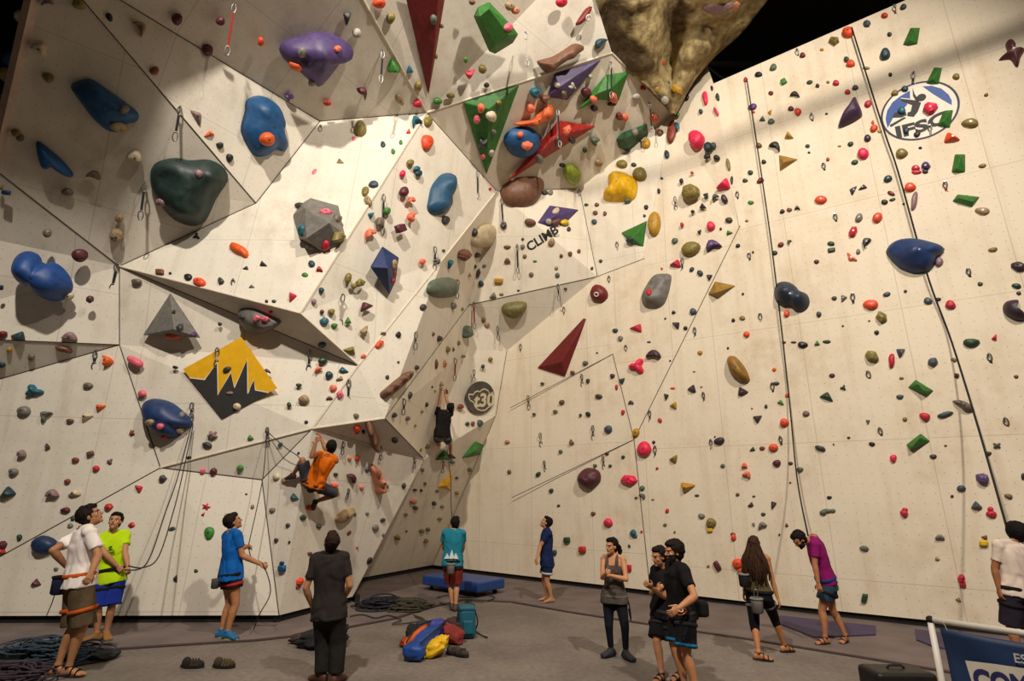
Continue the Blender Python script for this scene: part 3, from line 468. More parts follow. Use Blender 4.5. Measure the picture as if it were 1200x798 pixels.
# M = moulded big hold: outline, height, soft lumps (x, y, radius px, extra height)
MACROS = [
 ('long blue slab hold on the dark overhang', 'b', [(83, 103), (86, 97), (103, 92), (113, 96), (140, 115), (160, 130), (163, 138), (158, 144), (148, 145), (143, 153), (128, 154), (110, 140), (96, 122)], .3, []),
 ('small blue fin hold at the left of the dark overhang', 'b', [(42, 168), (48, 167), (62, 178), (75, 190), (86, 204), (82, 208), (72, 203), (62, 195), (55, 198), (48, 194)], .2, []),
 ('large blue hold with one orange hold on it', 'b', [(288, 118), (300, 112), (312, 114), (325, 125), (333, 145), (331, 155), (336, 172), (333, 178), (322, 175), (318, 180), (305, 184), (295, 180), (284, 160), (282, 148), (287, 130)], .38, [(302, 132, 14, .1)]),
 ('dark green lumpy hold, the largest on the left', 'dgn3', [(176, 205), (180, 193), (192, 187), (208, 185), (222, 188), (245, 187), (262, 196), (268, 210), (262, 220), (254, 232), (246, 250), (238, 262), (224, 265), (205, 258), (190, 243), (178, 222)], .42, [(192, 206, 14, -.14), (250, 225, 10, -.12), (215, 240, 20, .12), (245, 200, 12, .1)]),
 ('purple skull-shaped hold on the top overhang', 'pu', [(327, 58), (333, 48), (350, 43), (372, 37), (392, 41), (408, 51), (415, 62), (410, 68), (400, 70), (392, 80), (375, 100), (366, 97), (350, 83), (335, 72)], .42, [(372, 55, 14, .1), (352, 62, 7, -.1)]),
 ('royal blue double-bubble hold on the far left', 'b2', [(15, 312), (19, 300), (32, 294), (46, 299), (51, 309), (62, 307), (74, 314), (84, 328), (85, 340), (75, 351), (60, 353), (47, 346), (41, 336), (30, 335), (19, 326)], .26, [(33, 314, 17, .16), (63, 331, 20, .16)]),
 ('blue round hold with orange blobs beside the red arrow volume', 'b', [(590, 165), (594, 155), (604, 149), (618, 148), (630, 156), (633, 168), (627, 178), (612, 185), (598, 180)], .3, []),
 ('orange driftwood-shaped hold above the blue round hold', 'co2', [(601, 145), (610, 142), (622, 140), (633, 131), (643, 121), (649, 128), (646, 138), (632, 145), (615, 148)], .2, [(625, 142, 6, .08), (642, 130, 6, .1)]),
 ('brown driftwood-shaped hold near the top of the wall', 'br2', [(629, 72), (638, 69), (648, 66), (660, 59), (673, 51), (685, 55), (678, 61), (662, 69), (650, 79), (640, 85), (634, 80)], .2, [(668, 59, 8, .1), (642, 75, 7, .1)]),
 ('brown potato-shaped boulder hold in the corner', 'br2', [(586, 220), (600, 208), (625, 207), (638, 210), (636, 225), (625, 240), (605, 243), (590, 236)], .4, []),
 ('lime green hold under the grey overhang', 'lm', [(660, 196), (668, 191), (678, 197), (680, 210), (672, 217), (663, 210)], .22, []),
 ('big yellow lumpy hold', 'y2', [(713, 208), (722, 203), (735, 204), (746, 212), (747, 225), (742, 235), (728, 237), (710, 236), (707, 230), (713, 224)], .36, [(724, 212, 8, .14), (732, 226, 10, .12), (716, 232, 6, .08)]),
 ('grey rock-shaped hold with a crimson knob', 'g', [(753, 345), (758, 335), (764, 326), (772, 321), (787, 322), (787, 334), (784, 347), (779, 358), (770, 363), (757, 361), (752, 353)], .28, [(768, 335, 7, -.06), (765, 354, 8, .1)]),
 ('dark blue bird-shaped hold crossed by a black rope', 'db2', [(1038, 295), (1048, 283), (1068, 280), (1090, 284), (1106, 290), (1105, 297), (1098, 302), (1096, 310), (1088, 318), (1072, 321), (1056, 316), (1045, 306)], .3, [(1070, 300, 10, .1)]),
 ('navy double-bubble hold on the right wall', 'sl2', [(907, 343), (911, 332), (922, 330), (932, 335), (937, 341), (946, 345), (949, 355), (944, 364), (934, 366), (927, 360), (918, 360), (910, 354)], .2, [(920, 345, 11, .18), (938, 353, 10, .15)]),
 ('grey pod-shaped hold with pink lumps on the ledge', 'g', [(280, 366), (285, 361), (300, 362), (325, 373), (330, 377), (322, 384), (305, 388), (290, 382)], .26, []),
 ('teal double-lobed hold below the red spike', 't2', [(501, 244), (502, 235), (505, 220), (512, 209), (520, 203), (531, 204), (534, 213), (530, 225), (526, 234), (527, 243), (520, 250), (508, 252)], .24, [(519, 216, 12, .16), (514, 243, 10, .1)]),
 ('dark blue egg-shaped hold with small pink and cream holds', 'db2', [(168, 480), (172, 470), (182, 467), (200, 471), (215, 482), (226, 494), (224, 500), (213, 503), (210, 511), (195, 514), (183, 508), (172, 495)], .32, []),
 ('long brown plaited hold on the white panel', 'br2', [(445, 461), (449, 457), (462, 446), (474, 437), (482, 435), (483, 442), (474, 451), (462, 461), (451, 467), (446, 466)], .18, [(450, 462, 5, .15), (459, 455, 5, .15), (468, 447, 5, .15), (478, 439, 5, .15)]),
 ('brown plaited hold on the grey underside', 'br2', [(428, 495), (434, 493), (438, 500), (442, 508), (445, 516), (442, 523), (436, 523), (433, 514), (430, 505)], .18, [(432, 498, 4, .15), (436, 507, 4, .15), (440, 517, 5, .15)]),
 ('salmon plaited hold right of the orange-shirted climber', 'sa', [(433, 546), (438, 544), (443, 552), (449, 562), (450, 572), (444, 580), (440, 578), (438, 568), (435, 556)], .18, [(438, 551, 4, .15), (442, 562, 5, .15), (444, 572, 5, .15)]),
 ('maroon rock-shaped hold on the white wall', 'm2', [(677, 560), (682, 552), (690, 548), (702, 552), (704, 562), (700, 568), (692, 573), (680, 568)], .26, []),
 ('mustard-brown long oval hold', 'mu2', [(852, 423), (855, 417), (862, 418), (869, 425), (875, 434), (879, 446), (873, 449), (864, 445), (856, 436)], .28, []),
 ('maroon five-pointed star hold at the right edge', 'm2', [(1170, 71), (1180, 62), (1178, 52), (1184, 46), (1190, 52), (1190, 60), (1201, 58), (1196, 68), (1192, 80), (1184, 70)], .14, []),
 ('purple fang-shaped hold left of the oval emblem', 'pu3', [(983, 150), (986, 138), (994, 127), (1002, 115), (1006, 122), (1010, 131), (1009, 138), (995, 146)], .28, []),
 ('dark purple hooked hold at the right edge', 'dp', [(1175, 360), (1180, 353), (1193, 352), (1191, 361), (1200, 368), (1203, 375), (1190, 376), (1178, 369)], .2, []),
 ('tan scalloped shell hold crossed by the right rope', 'gb', [(1116, 470), (1126, 469), (1136, 473), (1142, 481), (1132, 483), (1124, 476)], .12, []),
 ('cream dome-shaped hold in the corner', 'cm2', [(552, 288), (555, 272), (565, 262), (580, 262), (584, 270), (580, 282), (570, 290)], .3, []),
 ('grey-green slab hold under the overhanging edge', 'gg', [(500, 343), (505, 329), (527, 325), (535, 334), (530, 347), (512, 349)], .25, []),
 ('olive block hold near the corner', 'ol2', [(588, 359), (597, 354), (616, 354), (615, 365), (604, 373), (590, 368)], .25, []),
 ('tan scallop shell hold beside the man in the dark shirt', 'tn', [(392, 608), (398, 600), (408, 595), (416, 596), (412, 604), (403, 611), (395, 613)], .14, []),
]
# ------------------------------------------------------------------ building the holds
HEX = {'r2': '9c2018', 'gn2': '2c6a22', 'dgn2': '1d4a26', 'dgn3': '1d2f2c', 'b2': '1a4688', 'co2': 'cf6236', 'br2': '6e4a36', 'y2': 'dba80c', 'db2': '1c3460',
       'sl2': '232f40', 't2': '1c4c6a', 'm2': '50232a', 'mu2': '8a6420', 'pu3': '442c48', 'cm2': 'b5a584', 'ol2': '6e6638', 'db': '1a2f5e', 'dr': '6a1418', 'g': '6e6a64', 'y': 'dba812', 'mu': '94702a', 'pu': '4a3868'}
def hmat(c, big=False):
    key = ('moulded_' if big else 'hold_') + c
    hx = HEX.get(c) if (big and c in HEX) else (HEX[c] if c not in COL else COL[c][0])
    return mat(key, hx, 0.48 if not big else 0.5, 0.22, 9 if big else 22, 0.25 if big else 0.15, 0, 0.45)
M_BOLT = mat('bolt_steel', '6a6a6c', 0.35, 0.1, 30, 0, 0.9)
WTREE = TREE
def outline(sh, w, h, ang, r):
    pts = []; a = w / 2; b = h / 2
    n = 14
    if sh == 's':
        k = 3 if w > 18 else r.choice((3, 4, 5)); n = 20
        ph = r.uniform(0, 6)
        for i in range(n):
            t = 2 * math.pi * i / n; q = 0.72 + 0.30 * math.cos(k * t + ph); pts.append((a * q * math.cos(t), b * q * math.sin(t)))
    elif sh == 'b':
        k = 0.88
        for x, y in ((-1, -.9), (-.3, -1), (.5, -1), (1, -.85), (1, 0), (1, .85), (.4, 1), (-.4, 1), (-1, .9), (-1, 0)):
            pts.append((a * (x * k + y * 0.1 * r.uniform(-1, 1)), b * y * k))
    elif sh == 'w':
        m = r.choice((-1, 1)); tri = [(-1, -.8), (1, -.75), (r.uniform(-.5, .6), 1)]
        for i in range(3):
            p, q = tri[i], tri[(i + 1) % 3]
            for t in (0.1, 0.37, 0.63, 0.9):
                bow = 0.10 * math.sin(math.pi * t)
                x, y = p[0] + (q[0] - p[0]) * t, p[1] + (q[1] - p[1]) * t
                pts.append((a * (x * (1 + bow)) * m, b * (y * (1 + bow))))
        if m < 0: pts.reverse()
    elif sh == 'k':
        k = r.choice((5, 6, 7)); c = []
        for i in range(k):
            t = 2 * math.pi * (i + r.uniform(-.2, .2)) / k; q = r.uniform(.82, 1.1); c.append((a * q * math.cos(t), b * q * math.sin(t)))
        for i in range(k):
            p, q = c[i], c[(i + 1) % k]
            for t in (0.12, 0.88) if k > 5 else (0.1, 0.5, 0.9): pts.append((p[0] + (q[0] - p[0]) * t, p[1] + (q[1] - p[1]) * t))
    else:
        j = [r.uniform(-.06, .06) for _ in range(3)]; e = 1 + r.uniform(-.12, .12)
        for i in range(n):
            t = 2 * math.pi * i / n; q = 1 + j[0] * math.cos(2 * t) + j[1] * math.sin(3 * t) + j[2] * math.cos(3 * t)
            x, y = a * q * math.cos(t), b * q * math.sin(t)
            if sh == 'c': y = y * 0.62 - 1.0 * b * (x / a) ** 2 + 0.35 * b
            if sh == 'n': y = y * 0.85 + 0.35 * b * math.sin(2.0 * x / a)
            if sh == 'o': y *= 1 + 0.12 * x / a * j[0] * 10
            pts.append((x, y))
    ca, sa = math.cos(math.radians(ang)), math.sin(math.radians(ang))
    return [(x * ca - y * sa, -(x * sa + y * ca)) for x, y in pts]
PROF = {'o': [(1, 0), (.97, .34), (.84, .70), (.60, .93), (.30, 1.0)], 'c': [(1, 0), (.95, .5), (.78, .9), (.5, 1.0), (.25, .96)], 'n': [(1, 0), (.95, .42), (.76, .8), (.5, 1), (.25, 1.04)],
        'w': [(1, 0), (.94, .22), (.66, .62), (.34, .92), (.15, 1)], 'k': [(1, 0), (.94, .45), (.74, .82), (.40, .98), (.2, 1.0)], 'b': [(1, 0), (.97, .7), (.88, .95), (.5, 1), (.2, 1)],
        's': [(1, 0), (.93, .40), (.72, .78), (.45, .97), (.2, 1)]}
def dome(pts3, nor, height, prof, r, shift=(0, 0), jit=0.05, sink=0.006):
    c = sum(pts3, Vector()) / len(pts3); n = len(pts3); vs = []; fs = []
    down = Vector((0, 0, -1)) - nor * (-nor.z); down = down.normalized() if down.length > .1 else Vector((1, 0, 0)); side = nor.cross(down)
    rad = sum((p - c).length for p in pts3) / n
    rings = [(1.0, -sink / max(height, 1e-4))] + prof
    for s, hh in rings:
        sh = (down * shift[0] + side * shift[1]) * (rad * max(0, hh))
        for p in pts3:
            k = 1 + (r.uniform(-jit, jit) if hh > 0 else 0)
            vs.append(c + (p - c) * (s * k) + sh * (1 - s * .3) + nor * (height * hh * (1 + (r.uniform(-jit, jit) if hh > 0 else 0))))
    vs.append(c + (down * shift[0] + side * shift[1]) * rad + nor * (height * prof[-1][1] * 1.0)); L = len(vs) - 1
    for i in range(len(rings) - 1):
        for j in range(n):
            a = i * n + j; b = i * n + (j + 1) % n; fs.append((a, b, b + n, a + n))
    q = (len(rings) - 1) * n
    for j in range(n): fs.append((q + j, q + (j + 1) % n, L))
    fs.append(tuple(range(n))[::-1])
    return vs, fs
def proj_outline(cx, cy, offs, loc, nor):
    out = []
    for dx, dy in offs:
        d = ray(cx + dx, cy + dy)
        if abs(d.normalized().dot(nor)) < 0.12: d = d - nor * (0.12 * d.length)
        out.append(CAM + d * ((loc - CAM).dot(nor) / d.dot(nor)))
    return out

_tv, _tf = list(_bv), list(_bf)
def add_tree(vs, fs):
    n = len(_tv); _tv.extend(Vector(v) for v in vs)
    for f in fs:
        for i in range(1, len(f) - 1): _tf.append((n + f[0], n + f[i], n + f[i + 1]))
LANDMARKS = []          # (x, y, radius, words)
SHORT = {}

# angular volumes
VOL_SHORT = ['grey triangular volume', 'grey faceted boulder volume', 'long dark red spike', 'green slab volume', 'big green triangular volume', 'purple diamond volume', 'green bow-tie volume',
 'red arrow volume', 'dark green blocky volume', 'purple volume above the lettering', 'green volume beside the yellow oval', 'large dark red triangle', 'mustard pyramid volume', 'dark blue kite', 'green volume under the black-clad climber',
 'green volume under the round badge', 'yellow triangular volume', 'green wedge above the slate bean', 'green wedge above the pink knob', 'topmost green wedge', 'green wedge on the emblem rim', 'green wedge covering the emblem', 'green block below the emblem',
 'flat green wedge', 'mustard triangle on the right wall']
def px_center(pts):
    x = sum(p[0] for p in pts) / len(pts); y = sum(p[1] for p in pts) / len(pts)
    return x, y, max(math.hypot(p[0] - x, p[1] - y) for p in pts)
for (label, c, out, ap), short in zip(VOLUMES, VOL_SHORT):
    cx, cy, rad = px_center(out); loc, nor = hit(cx, cy)
    base = proj_outline(0, 0, out, loc, nor)
    top = [on_plane(x, y, loc + nor * h, nor) for x, y, h in ap]
    n = len(base)
    bm = bmesh.new()
    for p in [b - nor * 0.006 for b in base] + [b + nor * 0.012 for b in base] + top: bm.verts.new(p)
    ret = bmesh.ops.convex_hull(bm, input=bm.verts)
    bmesh.ops.delete(bm, geom=[v for v in bm.verts if not v.link_faces], context='VERTS')
    if len(out) > 4 and 'bow-tie' in label or 'arrow' in label:     # concave outlines: fan of sides instead of a hull
        bm.clear(); vs = [bm.verts.new(b - nor * 0.03) for b in base]; us = [bm.verts.new(b + nor * 0.012) for b in base]; tv = [bm.verts.new(t) for t in top]
        near = [min(range(len(top)), key=lambda q: (top[q] - b).length) for b in base]
        for i in range(n):
            j = (i + 1) % n
            bm.faces.new((vs[i], vs[j], us[j], us[i]))
            bm.faces.new((us[i], us[j], tv[near[i]]))
            if near[i] != near[j]: bm.faces.new((us[j], tv[near[j]], tv[near[i]]))
        bm.faces.new(vs[::-1])
    bmesh.ops.recalc_face_normals(bm, faces=bm.faces); bm.verts.index_update()
    vs = [v.co.copy() for v in bm.verts]; fs = [tuple(v.index for v in f.verts) for f in bm.faces]
    bm.free()
    o = new_mesh('climbing_volume', vs, fs, hmat(c, True), origin=loc)
    bv = o.modifiers.new('worn_edges', 'BEVEL'); bv.width = 0.018; bv.segments = 2; bv.limit_method = 'ANGLE'
    tag(o, label, 'climbing volume', 'angular volumes bolted to the walls'); add_tree(vs, fs); LANDMARKS.append((cx, cy, rad, short))

# big moulded holds
MAC_SHORT = ['long blue slab', 'small blue fin', 'orange-spotted blue hold', 'dark green lumpy hold', 'purple skull-shaped hold', 'royal blue double bubble', 'blue round hold by the red arrow', 'orange driftwood hold',
 'upper brown driftwood hold', 'brown potato-shaped boulder', 'lime green hold', 'big yellow lumpy hold', 'grey rock-shaped hold', 'dark blue bird-shaped hold', 'navy double bubble', 'grey pod-shaped hold', 'teal double-lobed hold', 'dark blue egg', 'long brown plaited hold',
 'short brown plaited hold', 'salmon plaited hold', 'maroon rock-shaped hold', 'mustard-brown long oval', 'maroon star', 'purple fang-shaped hold', 'dark purple hook', 'tan shell under the right rope', 'cream dome', 'grey-green slab hold', 'olive block hold', 'tan shell by the dark-shirted man']
def smooth_closed(pts, n):
    P_ = [Vector((p[0], p[1], 0)) for p in pts]; s = spline(P_, 4, True); L = [0]
    for i in range(len(s)): L.append(L[-1] + (s[(i + 1) % len(s)] - s[i]).length)
    out = []; k = 0
    for i in range(n):
        t = L[-1] * i / n
        while L[k + 1] < t: k += 1
        f = (t - L[k]) / max(1e-9, L[k + 1] - L[k]); out.append(s[k].lerp(s[(k + 1) % len(s)], f))
    return [(p.x, p.y) for p in out]
from mathutils import noise as mnoise
for (label, c, out, hgt, lumps), short in zip(MACROS, MAC_SHORT):
    cx, cy, rad = px_center(out); loc, nor = hit(cx, cy)
    ring = smooth_closed(out, 40); NR = 12
    base = proj_outline(0, 0, ring, loc, nor)
    c0 = proj_outline(0, 0, [(cx, cy)], loc, nor)[0]
    lp = [(proj_outline(0, 0, [(x, y)], loc, nor)[0], q * depth_of(loc) / F, e) for x, y, q, e in lumps]
    vs, fs = [b - nor * 0.006 for b in base], []
    seed = Vector((cx * .37, cy * .61, 1.3)); rough = 0.05 if 'rock' in label or 'lumpy' in label or 'driftwood' in label else 0.022
    for i in range(NR):
        s = 1 - i / NR; h0 = hgt * (1 - s ** 2.6) ** 0.62
        for b in base:
            p = c0 + (b - c0) * s; e = 0
            for q, rr, ee in lp: e += ee * math.exp(-((p - q).length / rr) ** 2 * 1.4)
            e += rough * mnoise.noise(p * 3.1 + seed) + rough * .5 * mnoise.noise(p * 8 + seed)
            vs.append(p + nor * max(0.004, h0 + e * min(1, (1 - s) * 4)))
    e = sum(ee * math.exp(-((c0 - q).length / rr) ** 2 * 1.4) for q, rr, ee in lp)
    vs.append(c0 + nor * (hgt + e)); n = 40
    for i in range(NR):
        for j in range(n):
            a = i * n + j; b = i * n + (j + 1) % n; fs.append((a, b, b + n, a + n))
    q = NR * n
    for j in range(n): fs.append((q + j, q + (j + 1) % n, len(vs) - 1))
    fs.append(tuple(range(n))[::-1])
    o = new_mesh('large_climbing_hold', vs, fs, hmat(c, True), smooth=True, origin=loc)
    tag(o, label, 'climbing hold', 'large moulded climbing holds'); add_tree(vs, fs); LANDMARKS.append((cx, cy, rad, short))
    b = MB(); bp = c0 + nor * (hgt + e)                    # its fixing bolt
    b.tube([bp - nor * .03, bp + nor * .006], 0.022, 8); b.build('bolt', M_BOLT, Sub(o, loc))
TREE = BVHTree.FromPolygons(_tv, _tf)

LANDMARKS += [(1078, 128, 46, 'oval climbing emblem'), (270, 442, 50, 'yellow and black mountain logo'), (562, 466, 18, 'round black badge'), (374, 548, 45, 'orange-shirted climber'), (519, 490, 40, 'black-clad climber'),
 (95, 645, 30, 'man in the white T-shirt'), (131, 640, 25, 'boy in the neon yellow shirt'), (272, 650, 28, 'man in the bright blue shirt'), (384, 690, 28, 'man in the dark shirt'), (530, 640, 22, 'man in the turquoise shirt'), (641, 640, 18, 'man in the navy shirt'),
 (719, 665, 25, 'woman in the tank top'), (795, 680, 28, 'man with the hand on his hip'), (886, 670, 28, 'woman with long hair'), (956, 655, 30, 'man in the magenta shirt'), (1182, 650, 26, 'man at the right edge'), (640, 283, 14, 'black lettering')]
SMALL = []
for (tx, ty), s in HOLDS.items():
    for e in s.replace('\n', ';').split(';'):
        q = e.split()
        if not q: continue
        x, y, w_, h_, a_ = [float(v) for v in q[:5]]
        SMALL.append((tx + x / 3.99, ty + y / 3.99, max(w_ / 3.99, 2.2), max(h_ / 3.99, 2.0), a_, q[5], q[6]))
SMALL = [s for s in SMALL if TREE.ray_cast(CAM, ray(s[0], s[1]).normalized())[0] is not None]
SMALL.sort(key=lambda s: -s[2] * s[3])
NAMEW = {'o': 'round', 'c': 'crescent-shaped', 'w': 'wedge-shaped', 'k': 'chunky', 'b': 'block-shaped', 's': 'star-shaped', 'n': 'bean-shaped'}
def shape_word(s): return ('oval' if s[2] > 1.3 * s[3] or s[3] > 1.3 * s[2] else 'round') if s[6] == 'o' else NAMEW[s[6]]
DIRS = ['right of', 'above right of', 'above', 'above left of', 'left of', 'below left of', 'below', 'below right of']
KIND = [(COL[s[5]][1], shape_word(s)) for s in SMALL]
def relation(s, L):
    dx, dy = s[0] - L[0], L[1] - s[1]; d = math.hypot(dx, dy)
    if d < L[2] * 0.62: return 'on', d
    return DIRS[int(((math.degrees(math.atan2(dy, dx)) + 22.5) % 360) // 45)], d
CELL = {}
for i, s in enumerate(SMALL):
    for k, L in enumerate(LANDMARKS):
        rel, d = relation(s, L)
        if d < 330: CELL.setdefault((KIND[i], k, rel), []).append((d, i))
for v in CELL.values(): v.sort()
def hold_label(i):
    s = SMALL[i]; col, shp = KIND[i]; size = 'large ' if s[2] > 17 else ('tiny ' if s[2] < 6 else '')
    best = []
    for k, L in enumerate(LANDMARKS):
        rel, d = relation(s, L)
        if d > 330: continue
        lst = CELL[(KIND[i], k, rel)]; rank = [q for q, (dd, j) in enumerate(lst) if j == i][0]
        if rel == 'on' and len(lst) > 1: continue
        if rank == 0: best.append((d + (0 if len(lst) == 1 else 15), 0, rel, L[3], len(lst)))
        elif rank == 1: best.append((d + 160, 1, rel, L[3], len(lst)))
    if not best: best = [(0, 0, 'near', 'wall corner', 1)]
    d, rank, rel, lm, n = min(best)
    how = '' if n == 1 else (', the closest' if rank == 0 else ', the second closest')
    return f"{size}{col} {shp} hold{how} {rel} the {lm}"
NBIG = 300
rest_v, rest_f, rest_m, rest_mats = [], [], [], []
hr = random.Random(11)
PANEL = lambda x, y: 'left wall' if x < 480 else ('right wall' if x > 780 else 'middle walls')
for i, s in enumerate(SMALL):
    x, y, w_, h_, a_, c, sh = s
    loc, nor, fi, dist = TREE.ray_cast(CAM, ray(x, y).normalized())
    if nor.dot(CAM - loc) < 0: nor = -nor
    vd = (CAM - loc).normalized()
    if nor.dot(vd) < 0.45: nor = (nor + vd * 0.7).normalized()
    pts = proj_outline(x, y, outline(sh, w_ * 0.98, h_ * 0.98, a_, hr), loc, nor)
    m_px = depth_of(loc) / F
    hgt = min(w_, h_) * m_px * {'o': .48, 'c': .6, 'w': .5, 'k': .5, 'b': .5, 's': .4, 'n': .55}[sh]
    hgt = max(0.03, min(hgt, 0.32)); shift = (hr.uniform(-.05, .3), hr.uniform(-.2, .2)) if sh in 'wk' else (hr.uniform(-.1, .1),) * 2
    vs, fs = dome(pts, nor, hgt, PROF[sh], hr, shift, 0.035 if sh != 'k' else .06)
    if i < NBIG:
        o = new_mesh('climbing_hold', vs, fs, hmat(c), smooth=sh not in 'k', origin=loc)
        tag(o, hold_label(i), 'climbing hold', 'small climbing holds on the ' + PANEL(x, y))
        if w_ > 9 and sh in 'ocwks' and not (c == 'dr' and w_ > 18):
            top = vs[-1]; b = MB(); b.tube([top - nor * .02, top + nor * .004], min(0.02, 0.07 * w_ * m_px), 8); b.build('bolt', M_BOLT, Sub(o, loc))
        if c == 'dr' and w_ > 18:                      # the red ball carries a white ring round its bolt hole
            b = MB(); ctr = loc + nor * hgt * .8; nn = (CAM - ctr).normalized(); q = (nor * .8 + Vector((0.1, 0, -.55))).normalized()
            cc = loc + nor * hgt * .55 + q * 0.155; u = q.orthogonal().normalized(); v = q.cross(u)
            b.tube([cc + u * (math.cos(t) * .055) + v * (math.sin(t) * .055) for t in [k * math.pi / 8 for k in range(16)]], 0.02, 6, True)
            b.build('white_ring', mat('white_ring', 'd8cfc4', .5), Sub(o, loc), smooth=True)
    else:
        n = len(rest_v); rest_v += vs; rest_f += [tuple(k + n for k in f) for f in fs]
        mm = hmat(c)
        if mm not in rest_mats: rest_mats.append(mm)
        rest_m += [rest_mats.index(mm)] * len(fs)
me = bpy.data.meshes.new('tiny_climbing_holds'); me.from_pydata([tuple(v) for v in rest_v], [], rest_f)
for mm in rest_mats: me.materials.append(mm)
me.polygons.foreach_set('material_index', rest_m); me.polygons.foreach_set('use_smooth', [True] * len(me.polygons))
o = bpy.data.objects.new('tiny_climbing_holds', me); C.objects.link(o)
tag(o, 'many tiny footholds and screw-on chips scattered over all the climbing walls', 'climbing holds', None, 'stuff')

# ------------------------------------------------------------------ quickdraws hanging from the bolts
M_STEEL = mat('carabiner_alloy', '8a8884', 0.35, 0.15, 20, 0, 0.8); M_SLING = mat('black_sling', '1c1a1a', 0.85, 0.3, 30); M_SLINGW = mat('pale_sling', 'a89f92', 0.85, 0.2, 30); M_SLINGR = mat('red_sling', '8c2a22', 0.85, 0.2, 30)
def oval_loop(c, ax, up, a, b, n=14): return [c + ax * (math.cos(2 * math.pi * i / n) * a) + up * (math.sin(2 * math.pi * i / n) * b) for i in range(n)]
DR = []
for (tx, ty), s in DRAWS.items():
    for e in s.split(';'):
        x0, y0, x1, y1 = [float(v) / 3.99 for v in e.split()]; DR.append((tx + x0, ty + y0, tx + x1, ty + y1))
def draw_label(i, x, y, kind):
    best = []
    for L in LANDMARKS:
        rel, d = relation((x, y), L)
        if d > 300: continue
        rank = sum(1 for q in DR if q is not DR[i] and relation(q, L)[0] == rel and relation(q, L)[1] < d)
        tot = sum(1 for q in DR if relation(q, L)[0] == rel and relation(q, L)[1] < 330)
        if rank == 0: best.append((d, rel, L[3], tot))
    if not best: return None
    d, rel, lm, tot = min(best)
    return f"{kind} quickdraw hanging {'closest ' if tot > 1 else ''}{rel} the {lm}".replace(' on the', ' over the')
for i, (x0, y0, x1, y1) in enumerate(DR):
    loc, nor, fi, dist = TREE.ray_cast(CAM, ray(x0, y0).normalized())
    if loc is None: continue
    if nor.dot(CAM - loc) < 0: nor = -nor
    top = loc + nor * 0.05; bot = at_d(x1, y1, depth_of(top) - 0.02)
    ax = (bot - top); Ln = ax.length; dn = ax / Ln; sd = dn.cross((CAM - top).normalized()).normalized()
    r0 = 0.012
    mslg = M_SLING if i % 4 else (M_SLINGW if i % 8 else M_SLINGR)
    kind = 'black' if mslg is M_SLING else ('pale' if mslg is M_SLINGW else 'red-and-steel')
    rt = Root('quickdraw', loc, draw_label(i, x0, y0, kind) or f'{kind} quickdraw near the top of the wall', 'quickdraw', 'quickdraws on the climbing walls')
    MB().tube([loc - nor * .01, top + nor * .01], 0.018, 6).build('hanger', M_STEEL, rt)
    ca = min(0.10, Ln * .25); k = oval_loop(top + dn * ca * .8, sd, dn, ca * .34, ca * .8)
    MB().tube(k, r0, 5, True).build('carabiner', M_STEEL, rt, True)
    cb = min(0.11, Ln * .27); k = oval_loop(bot - dn * cb * .8, sd, dn, cb * .36, cb * .8)
    MB().tube(k, r0, 5, True).build('carabiner', M_STEEL, rt, True)
    a, b2 = top + dn * ca * 1.5, bot - dn * cb * 1.5; fwd_ = (CAM - top).normalized()
    b = MB(); b.box((a + b2) / 2, 0.042, 0.016, max(0.04, (b2 - a).length + .03), (sd, fwd_, dn))
    b.build('sling', mslg, rt)
# ------------------------------------------------------------------ painted signs on the boards
M_INK = mat('sign_black', '1e1c1b', 0.6, 0.1); M_CHAR = mat('sign_charcoal', '302e2c', 0.6, 0.12); M_SYEL = mat('sign_yellow', 'e0aa12', 0.55, 0.08); M_SWH = mat('sign_white', 'ded6c8', 0.55, 0.06)
M_SBLUE = mat('sign_blue', '2a4c92', 0.55, 0.1); M_SNAVY = mat('sign_navy', '20263c', 0.6, 0.1)
def sign_plane(px, py):
    d = ray(px, py).normalized(); loc, nor, i, dist = WTREE.ray_cast(CAM, d)
    return loc, (nor if nor.dot(d) < 0 else -nor)
def plate(b, poly, loc, nor, lift, thick=0.004):
    """a flat plate cut to a pixel outline, lying on the board"""
    top = [on_plane(x, y, loc + nor * lift, nor) for x, y in poly]; bot = [p - nor * thick for p in top]; n = len(top)
    return b.add(top + bot, [tuple(range(n)), tuple(range(2 * n - 1, n - 1, -1))] + [(i, i + n, (i + 1) % n + n, (i + 1) % n) for i in range(n)])
def text_geo(s, bold=0.02):
    cu = bpy.data.curves.new('t', 'FONT'); cu.body = s; cu.size = 1; cu.offset = bold; cu.resolution_u = 4
    o = bpy.data.objects.new('t', cu); C.objects.link(o); bpy.context.view_layer.update()
    me = o.to_mesh(); vs = [(v.co.x, v.co.y) for v in me.vertices]; fs = [tuple(p.vertices) for p in me.polygons]
    o.to_mesh_clear(); bpy.data.objects.remove(o); bpy.data.curves.remove(cu)
    x0 = min(v[0] for v in vs); x1 = max(v[0] for v in vs); y1 = max(v[1] for v in vs)
    return [((x - x0) / (x1 - x0), y / y1) for x, y in vs], fs
def lettering(b, s, o, xv, yv, loc, nor, lift, arch=0.0, bold=0.02):
    vs, fs = text_geo(s, bold)
    px = [(o[0] + xv[0] * u + yv[0] * v, o[1] + xv[1] * u + yv[1] * v - arch * math.sin(math.pi * u)) for u, v in vs]
    top = [on_plane(x, y, loc + nor * lift, nor) for x, y in px]
    return b.add(top, fs)
